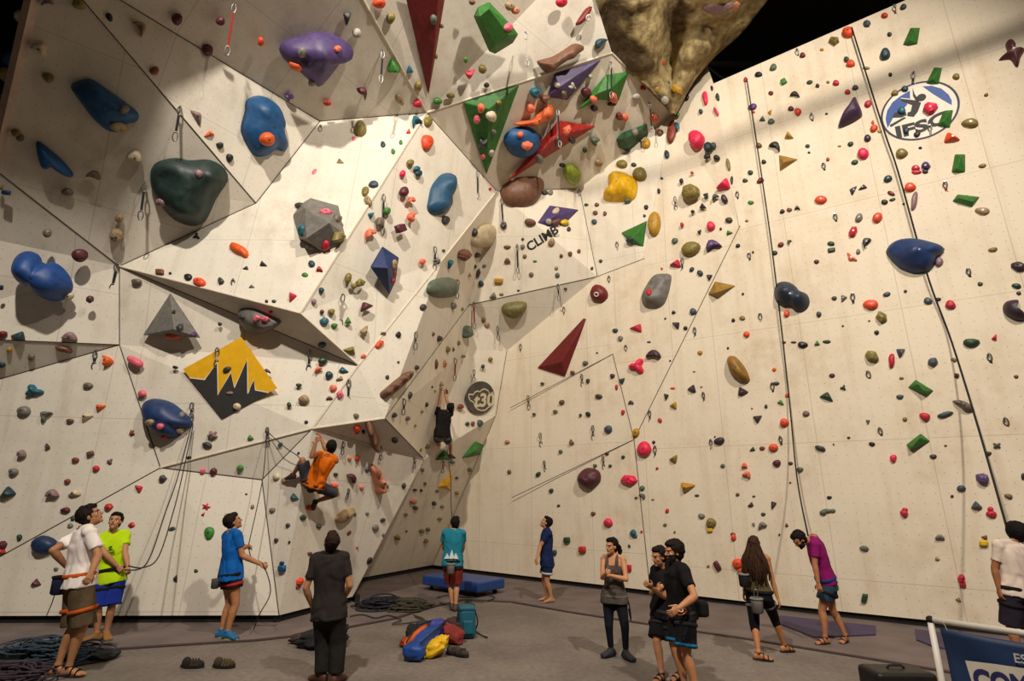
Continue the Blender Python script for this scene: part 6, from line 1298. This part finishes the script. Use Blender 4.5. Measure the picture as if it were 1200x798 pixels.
# 5 climber in orange
ph, pn = hit(372, 509); d0 = depth_of(ph); d1 = depth_of(hit(368, 592)[0]); d2 = depth_of(hit(338, 560)[0])
Q = person('climber in orange vest hanging from both hands on the white panel', 1.72, (383.5, 534), (368, 566), n_(-.15, 1, .25), n_(-.42, .86, .22), (388.5, 525, .03), ((365, 535), -1, (371.5, 515), 1, -1), ((382, 527), 1, (376, 513), 1, 1),
  [((343, 556, d2 - .12), V3(-.85, .5, -.1), V3(-.35, -.3, 1), -1), ((369, 588, d1 - .12), V3(-.45, .6, -.5), V3(.8, .0, .3), 1)], skin='9c6847', hipdepth=(d0 + d1) / 2 - .42, ground=False, hair={'vol': 1.02}, hair_col='17110f', feet='shoe', hand_curl=(1.0, 1.0), neck_dy=-.12, group='climbers on the wall')
shirt(Q, cloth('orange', 'd9690f', .1), -.10, 0, .022, .02, 'vest', .012, .98); shorts(Q, cloth('slate_shorts', '3c3c42'), .9, .108, .104, .08, .018, 'shorts'); harness(Q, cloth('brown_web', '4a342a'), cloth('brown_web', '4a342a'), .0, .036, .2, .112)
for e, (Hj, K, A, fd) in Q.leg.items(): b = MB(); foot(b, A, fd, Q.s * 1.03, None, .008, False); remesh('climbing_shoe', b, .011, [mat('maroon_rubber', '3a1d1c', .7, .2)], Q.rt, 2)
ORANGE = Q
# 6 climber in black
ph, pn = hit(519, 452); d0 = depth_of(ph); d1 = depth_of(hit(528, 534)[0])
Q = person('climber in black T-shirt reaching up in the deep corner', 1.74, (520.5, 483), (518, 509), n_(.45, .85, .3), n_(-.2, .95, .1), (529, 478.5, .0), ((516.5, 466), 1, (517.5, 451), 1, -1), ((524, 469), 1, (521, 458), 1, 1),
  [((515, 530, d1 - .18), V3(-.3, .9, -.1), V3(-.5, .8, .5), -1), ((528.5, 533, d1 - .15), V3(.5, .8, -.1), V3(.8, .4, .3), 1)], skin='b07d58', hipdepth=min(d0, d1) - .38, ground=False, hair={'vol': 1.04}, hair_col='120e0d', voxel=.009, feet='shoe', hand_curl=(.9, .9), group='climbers on the wall')
shirt(Q, M_BLK, -.14, .55, .03, .03, 't_shirt', .014); shorts(Q, cloth('print_shorts', '6d685f', .7), .6, .11, .112, .08, .02, 'shorts', .014); harness(Q, M_STRAP, M_STRAP, .0, .04, .25, .118)
for e, (Hj, K, A, fd) in Q.leg.items(): b = MB(); foot(b, A, fd, Q.s * 1.03, None, .008, False); remesh('climbing_shoe', b, .012, [mat('brown_rubber', '4a2a1c', .7, .2)], Q.rt, 2)
BLACK = Q
# 7 man in turquoise
Q = person('man in turquoise T-shirt and red shorts seen from behind', 1.75, (532, 623), (530.5, 658, .0), V3(.25, .9, .2), n_(.05, 1, 0), (534, 614.5, .02), ((519.5, 640), 1, (524, 649), 1, -1), ((543, 640), 1, (540, 651), 1, 1),
  [((530, 708.5, None), V3(-.15, 1, 0), V3(0, 1, 0), -1), ((534, 709.5, None), V3(.2, 1, 0), V3(0, 1, 0), 1)], skin='b58260', group=GP, hair={'vol': 1.0}, hair_col='17110f', voxel=.009, feet='shoe', hand_curl=(.8, .8))
shirt(Q, cloth('turquoise', '22788c', .1), -.14, .6, .03, .02); shorts(Q, cloth('brick', '6e2620'), .95, .112, .118, .1, .02); shoes(Q, mat('grey_trainer', '4a3c30', .8, .2), M_SOLE, 'shoe'); harness(Q, M_STRAP, M_STRAP, .02, .04, .2, .118)
c, sd, w_, d_ = ringat(Q, -.04, .05); pouch(Q, c - Q.fr * (d_ + .05), .075, .18, cloth('grey_chalk', '6a6460'), cloth('pale_rim', '7c7772'))
c, sd, w_, d_ = ringat(Q, .12, .045); q = c - Q.fr * (d_ + .008); b = MB()
for x0, hh in ((-.09, .10), (.0, .17), (.08, .11)): b.add([q + sd * (x0 - .055), q + sd * (x0 + .055), q + sd * x0 + Q.up * hh, q + sd * (x0 - .055) - Q.fr * .008, q + sd * (x0 + .055) - Q.fr * .008, q + sd * x0 + Q.up * hh - Q.fr * .008], [(0, 1, 2), (5, 4, 3), (0, 3, 4, 1), (1, 4, 5, 2), (2, 5, 3, 0)])
b.build('shirt_print', mat('print_white', 'd5d8d4', .7, .05), Q.rt)
TURQ = Q
# 8 man in navy
Q = person('barefoot man in navy T-shirt in profile, looking up to the left', 1.80, (641, 622), (641, 659, .0), V3(-.86, -.05, .5), n_(-1, -.12, 0), (639.5, 612.5, .0), ((644.5, 642), 1, (641, 657), -1, 1), ((633, 640), 1, (630, 653), -1, -1),
  [((646, 700.5, None), V3(-.9, -.35, 0), V3(-1, 0, 0), -1), ((641, 698.5, None), V3(-1, -.1, 0), V3(-1, 0, 0), 1)], skin='b07c58', group=GP, hair={'vol': 1.0}, hair_col='120d0b', voxel=.009, hand_curl=(.4, .4))
shirt(Q, cloth('navy', '19264e', .15), -.12, .62, .022, .02); shorts(Q, cloth('navy_shorts', '182238'), .62, .108, .11, .1, .018); harness(Q, cloth('navy_shorts', '182238'), cloth('white_band', 'b8b4bc', .1), .0, .03, .52, .112)
# 9 woman in tank top
Q = person('woman in grey-brown tank top and navy leggings, hands clasped, dark ponytail', 1.64, (718.5, 653), (720, 699, .0), V3(-.78, -.55, -.02), n_(-.42, -.9, 0), (716.5, 640.5, -.03), ((706, 677), -1, (710, 672), -1, 1), ((734, 679), -1, (714, 674), -1, -1),
  [((716, 761, None), V3(-.85, -.5, 0), V3(-.4, -.9, 0), 1), ((733.5, 764, None), V3(.45, -.88, 0), V3(.2, -1, 0), -1)], skin='b98058', female=True, group=GP, hair={'vol': .98, 'tail': 1}, hair_col='120d0b', feet='shoe', hand_curl=(1.0, 1.0))
shirt(Q, cloth('taupe', '4f4640', .15), -.16, 0, .016, .03, 'tank_top', .009, 1.0, .80, 7); shorts(Q, cloth('midnight', '15161f', .15), 1, .098, .064, .08, .010, 'leggings', .010, 5, .88, .044); harness(Q, cloth('grey_web', '5a5652'), M_STRAP, .02, .032, .16, .104); shoes(Q, mat('slate_shoe', '2b2c32', .8, .2), M_SOLE, 'shoe')
p = ringat(Q, -.05, 0)[0] + Q.sd * -.19; MB().tube(spline([p, p + V3(.02, -.02, -.12), p + V3(.03, 0, -.26), p + V3(.01, .02, -.12)], 4), .010, 6).build('gear_loop', M_STRAP, Q.rt)
# 10 man behind, arms crossed
Q = person('man in black T-shirt with crossed arms, half hidden behind his friend', 1.66, (780, 667), (779, 717, .12), V3(-.88, -.42, -.15), n_(-.80, -.6, 0), (772, 652.5, -.04), ((764, 695), -1, (770, 690), -1, 1), ((779, 699), -1, (764, 689), -1, -1),
  [((775, 789, None), V3(-.7, -.7, 0), V3(-.8, -.5, 0), 1), ((797, 787, None), V3(-.8, -.55, 0), V3(-.6, -.7, 0), -1)], skin='b07a56', group=GP, hair={'vol': 1.0}, hair_col='18110e', hand_curl=(.7, .7))
shirt(Q, M_BLK, -.15, .66, .024, .02); shorts(Q, cloth('black_shorts', '18171a'), .86, .112, .118, .1, .018); harness(Q, cloth('dark_web', '2c2a2a'), cloth('dark_web', '2c2a2a'), .02, .036, .4, .12); shoes(Q, M_BLK, M_SOLE, 'sandal', True)
# 11 man in front, hand on hip
Q = person('bearded man in black T-shirt and blue-hemmed shorts, hand on his hip', 1.76, (793, 664), (799, 717, .10), V3(-.93, -.28, .0), n_(-.78, -.1, 0), (789, 647.5, -.02), ((788, 694), 1, (796, 715), 1, 1), ((814, 699), -1, (795, 713), -1, -1),
  [((803, 806, None), V3(-.8, -.4, 0), V3(-.9, -.2, 0), 1), ((816, 812, None), V3(-.75, -.5, 0), V3(-.8, -.3, 0), -1)], skin='b57c54', group=GP, beard=True, hair={'vol': 1.08, 'fringe': 1}, hair_col='1a120e', hand_curl=(.8, .6), build=1.05)
shirt(Q, M_BLK, -.13, .62, .024, .02); shorts(Q, cloth('black_shorts', '18171a'), .80, .115, .118, .1, .02); harness(Q, cloth('dark_web', '2c2a2a'), cloth('dark_web', '2c2a2a'), .02, .036, .2, .122); shoes(Q, M_BLK, M_SOLE, 'sandal', True)
b = MB()
for e, (Hj, K, A, fd) in Q.leg.items(): b.tube([Hj.lerp(K, .70), Hj.lerp(K, .78)], [.124 * Q.s, .125 * Q.s], 18)
b.build('shorts_trim', cloth('cyan_trim', '1d6f9c', .1), Q.rt, True)
c, sd, w_, d_ = ringat(Q, .03, .05); p = at_d(821, 713, depth_of(c) - .05); o = MB().box(p, .16, .16, .17).build('belt_bag', M_BLK, Q.rt); bv = o.modifiers.new('r', 'BEVEL'); bv.width = .04; bv.segments = 3
S, E_, W_ = Q.arm[-1]; MB().tube([W_ + V3(math.cos(a) * .034, 0, 0) + (W_ - E_).normalized().orthogonal() * math.sin(a) * .034 for a in [6.2832 * i / 12 for i in range(12)]], .008, 6, True).build('bracelet', mat('bracelet_beads', 'b8a68a', .6), Q.rt, True)
p = at_d(799, 717, depth_of(c) - .24); MB().tube(oval_loop(p, n_(1, 0, .35), n_(-.35, 0, 1), .055, .028), .007, 6, True).build('carabiner', mat('orange_alloy', 'c4552a', .4, .1, 10, 0, .6), Q.rt, True)
# 12 woman with long hair
Q = person('woman with long brown hair and black capri tights seen from behind', 1.68, (886, 651), (889, 695, .0), V3(.62, .75, .22), n_(.35, .92, 0), (884.5, 640, .0), ((874, 676), 1, (872, 694), 1, -1), ((905, 680), -1, (913, 706), 1, 1),
  [((889, 765, None), V3(.85, -.3, 0), V3(.2, 1, 0), -1), ((919, 756, None), V3(.95, .25, 0), V3(.5, .9, 0), 1)], skin='ad7248', female=True, group=GP, hair={'vol': 1.0, 'long': .52}, hair_col='3a2416', hand_curl=(.5, .5))
shirt(Q, cloth('olive_top', '57482f', .15), .02, 0, .012, .01, 'top', .010, 1.0, .80, 8); shorts(Q, cloth('black_tights', '131214', .15), 1, .100, .072, .14, .012, 'capri_tights', .010, 6, .30, .062); harness(Q, M_STRAP, cloth('grey_web', '5a5652'), .05, .03, .38, .1); shoes(Q, mat('brown_strap', '2c1d15', .8), M_SOLE, 'sandal', True)
c, sd, w_, d_ = ringat(Q, -.05, .05); pouch(Q, c - Q.fr * (d_ + .05) + V3(-.05, 0, -.02), .08, .19, cloth('grey_chalk', '6a6460'), cloth('pale_rim', '7c7772')); pouch(Q, at_d(871, 673, depth_of(c) - .02), .07, .17, cloth('dark_pouch', '262325'), cloth('pale_rim', '7c7772'), 'pouch')
b = MB(); q = c - Q.fr * (d_ + .05) + V3(-.05, 0, .05); b.tube(oval_loop(q, sd, V3(0, 0, 1), .025, .05), .007, 6, True); b.build('carabiner', AL, Q.rt, True)
# 13 man in magenta
Q = person('bearded man in magenta T-shirt and denim shorts, head bowed, hair in a bun', 1.80, (953.5, 632), (969, 682, .0), V3(-.72, -.1, -.62), n_(-.75, .45, -.2), (935.5, 633, -.05), ((955, 672), -1, (961, 694), -1, -1), ((953, 668), 1, (962, 692), 1, 1),
  [((967, 747, None), V3(-.95, -.25, 0), V3(-.5, .5, 0), -1), ((990.5, 745, None), V3(.1, -.3, 0) + V3(-.5, 0, 0), V3(-.3, .6, 0), 1)], skin='a86f4c', group=GP, beard=True, hair={'vol': 1.0, 'bun': (0, -.07, .105)}, hair_col='15100e', hand_curl=(.6, .6), neck_dy=-.05, head_up=V3(-.5, 0, .9))
shirt(Q, cloth('magenta', '84155f', .12), -.02, .62, .024, .01); shorts(Q, cloth('denim', '2c3e4e', .3), .58, .112, .116, .14, .02); harness(Q, cloth('blue_web', '22336e'), M_STRAP, .10, .036, .25, .12); shoes(Q, mat('brown_strap', '2c1d15', .8), M_SOLE, 'sandal', True)
MAG = Q
# 14 man at the right edge
Q = person('man in pale T-shirt with big dark hair at the right edge, back turned', 1.85, (1186, 639), (1192, 694, .0), V3(.15, .95, .25), n_(-.1, 1, 0), (1190, 625, .05), ((1164, 672), 1, (1173, 701), 1, -1), ((1212, 672), 1, (1212, 700), 1, 1),
  [((1196, 776, None), V3(-.1, 1, 0), V3(0, 1, 0), -1), ((1214, 777, None), V3(.15, 1, 0), V3(0, 1, 0), 1)], skin='96623f', group=GP, hair={'vol': 1.28}, hair_col='100d0d', feet='shoe', hand_curl=(.6, .6), build=1.05)
shirt(Q, cloth('pale', 'd2c0b2', .1), -.10, .70, .035, .02); shorts(Q, cloth('plum_shorts', '2a2330'), .95, .115, .12, .1, .02); harness(Q, M_STRAP, M_STRAP, .06, .05, .3, .125); shoes(Q, M_BLK, M_SOLE, 'shoe')
c, sd, w_, d_ = ringat(Q, .06, .06); MB().tube(oval_loop(c - Q.fr * (d_ + .02) + sd * .1, sd, Q.up, .03, .06), .010, 6, True).build('carabiner', mat('lime_alloy', '8aa23c', .4, .1, 10, 0, .5), Q.rt, True)
EDGE = Q

# ------------------------------------------------------------------ live ropes
M_RBLK = mat('black_rope', '121112', .8, .3, 30); M_RDK = mat('dark_grey_rope', '2b2a2c', .8, .3, 30)
def line(pts, r, m, label):
    o = MB().tube(spline(pts, 8), r, 6).build('rope', m, None, True, pts[-1]); tag(o, label, 'rope', 'climbing ropes in use')
def via(x0, y0, mids, end, lift=.06):
    a, nn = hit(x0, y0); a = a + nn * lift; k = len(mids) + 1; out = [a]; y0_ = mids
    for (x, y, t) in mids: out.append(at_y(x, y, a.y + (end.y - a.y) * t))
    return out + [end]
def along(pts, end, lift=.10):
    out = []
    for x, y in pts:
        p, nn = hit(x, y); out.append(p + nn * lift)
    return out + [end]
_rp = [on_plane(x, y, RP + RN * .10, RN) for x, y in [(998, 32), (1035, 150), (1052, 200), (1086, 320), (1115, 400)]]
line(_rp + [at_y(1146, 500, _rp[-1].y - .5), at_y(1181, 622, EDGE.hc.y + .1)], .017, M_RBLK, 'black rope running down to the man at the right edge')
_rp = [on_plane(x, y, RP + RN * .10, RN) for x, y in [(875, 92), (890, 190), (903, 280), (915, 380), (925, 470)]]
line(_rp + [at_y(934, 560, _rp[-1].y - .4), MAG.shC + V3(-.02, .12, .05)], .015, M_RBLK, 'black rope running down to the man in magenta')
BOY = [o for o in bpy.data.objects if o.get('label', '').startswith('young man in neon')][0]
by = BOY.location.y
line(via(222, 497, [(208, 560, .2), (194, 600, .4), (172, 660, .75)], at_y(146, 668, by - .25)), .010, M_RDK, 'left of the two grey ropes from the blue egg to the yellow-shirted man')
line(via(224, 497, [(213, 560, .2), (203, 600, .4), (186, 652, .75), (168, 665, .9)], at_y(150, 663, by - .30)), .010, M_RDK, 'right of the two grey ropes, curving in to the yellow-shirted man')
hA, hB = BLUE.arm[-1][2], BLUE.arm[1][2]
line(via(314, 505, [(308, 560, .4)], hA), .008, M_RDK, 'rope from the grey underside down to the blue-shirted belayer')
line([hA, hA.lerp(hB, .5) + V3(0, -.05, -.06), hB + V3(.04, 0, 0), at_y(317, 693, hB.y), at_y(304, 720, hB.y), at_z(297, 738, .03)], .008, M_RDK, 'slack rope hanging from the hand of the blue-shirted belayer')
o_ = ringat(ORANGE, .0, .03); line(via(314, 505, [(335, 525, .5), (352, 538, .8)], o_[0] - ORANGE.sd * .12), .008, M_RDK, 'rope from the grey underside across to the orange-shirted climber')
o_ = ringat(BLACK, .0, .03); line([o_[0] + V3(.08, .05, 0), at_y(528, 560, o_[0].y - .3), at_y(528.5, 590, (o_[0].y + TURQ.shC.y) / 2), TURQ.shC + V3(-.05, .25, .1)], .010, M_RDK, 'rope from the climber in black down to the man in turquoise')
# ------------------------------------------------------------------ dark roof steel over the right wall
M_STL = mat('roof_steel', '5c5856', 0.6, 0.2, 4)
for k, (x0, x1, y) in enumerate([(2, 14, 15.5), (2, 14, 21)]):
    b = MB()
    for zz in (16.1, 17.3): b.box(((x0 + x1) / 2, y, zz), x1 - x0, .12, .14)
    n = 10
    for i in range(n):
        xa = x0 + (x1 - x0) * i / n; xb = x0 + (x1 - x0) * (i + 1) / n
        b.tube([(xa, y, 16.1 if i % 2 else 17.3), (xb, y, 17.3 if i % 2 else 16.1)], .045, 6)
    o = b.build('trim_%d' % (k + 5), M_STL); o['kind'] = 'structure'
b = MB().box((8.2, 18.5, 15.6), 2.2, 1.6, .7); o = b.build('ventilation_duct', mat('duct_grey', '77777a', .6, .15)); tag(o, 'dim grey ventilation duct in the dark above the right wall', 'duct')

# beam over the hall between the right-hand lamp and the wall
LB_ = Vector((5.6, -1.5, 15)); wa, wb_ = on_plane(835, 172, RP, RN), on_plane(1230, 22, RP, RN)
qa, qb = LB_.lerp(wa, .42), LB_.lerp(wb_, .42); ex = (qb - qa).normalized()
o = MB().tube([qa - ex * 2.0, qb + ex * 3], .085, 8).build('trim_7', M_STL); o['kind'] = 'structure'
# ------------------------------------------------------------------ hall, lamps, world
M_HALL = mat('dark_hall_paint', '2a241f', 0.9, 0.25, 1.5)
def quad(name, pts, m):
    o = new_mesh(name, pts, [tuple(range(len(pts)))], m); o['kind'] = 'structure'; return o
MB().box((0, 8, 18.1), 44, 50, 0.2).build('ceiling', M_HALL)['kind'] = 'structure'
MB().box((0, 33, 9), 44, 0.2, 18).build('wall_far', M_HALL)['kind'] = 'structure'
MB().box((-17, 8, 9), 0.2, 50, 18).build('wall_side', M_HALL)['kind'] = 'structure'
def spot(name, loc, target, power, size, angle, col=(1, 0.88, 0.72), blend=0.6):
    l = bpy.data.lights.new(name, 'SPOT'); l.energy = power; l.color = col; l.shadow_soft_size = size
    l.spot_size = math.radians(angle); l.spot_blend = blend
    o = bpy.data.objects.new(name, l); C.objects.link(o); o.location = loc
    o.rotation_euler = (Vector(target) - Vector(loc)).to_track_quat('-Z', 'Y').to_euler(); return o
spot('spot_lamp', (-3.0, -2.0, 14.6), (-3.2, 11, 4.6), 7600, 0.25, 112, (1, 0.915, 0.80))
spot('spot_lamp', LB_, (3.0, 12.5, 6.5), 6900, 0.22, 82, (1, 0.895, 0.765))
w = bpy.data.worlds.new('world'); bpy.context.scene.world = w; w.use_nodes = True
w.node_tree.nodes['Background'].inputs[0].default_value = (1, 0.86, 0.70, 1)
w.node_tree.nodes['Background'].inputs[1].default_value = 0.06
sc = bpy.context.scene
sc.view_settings.view_transform = 'Standard'; sc.view_settings.look = 'None'; sc.view_settings.gamma = 1
sc.view_settings.use_curve_mapping = False; sc.view_settings.exposure = 0.0
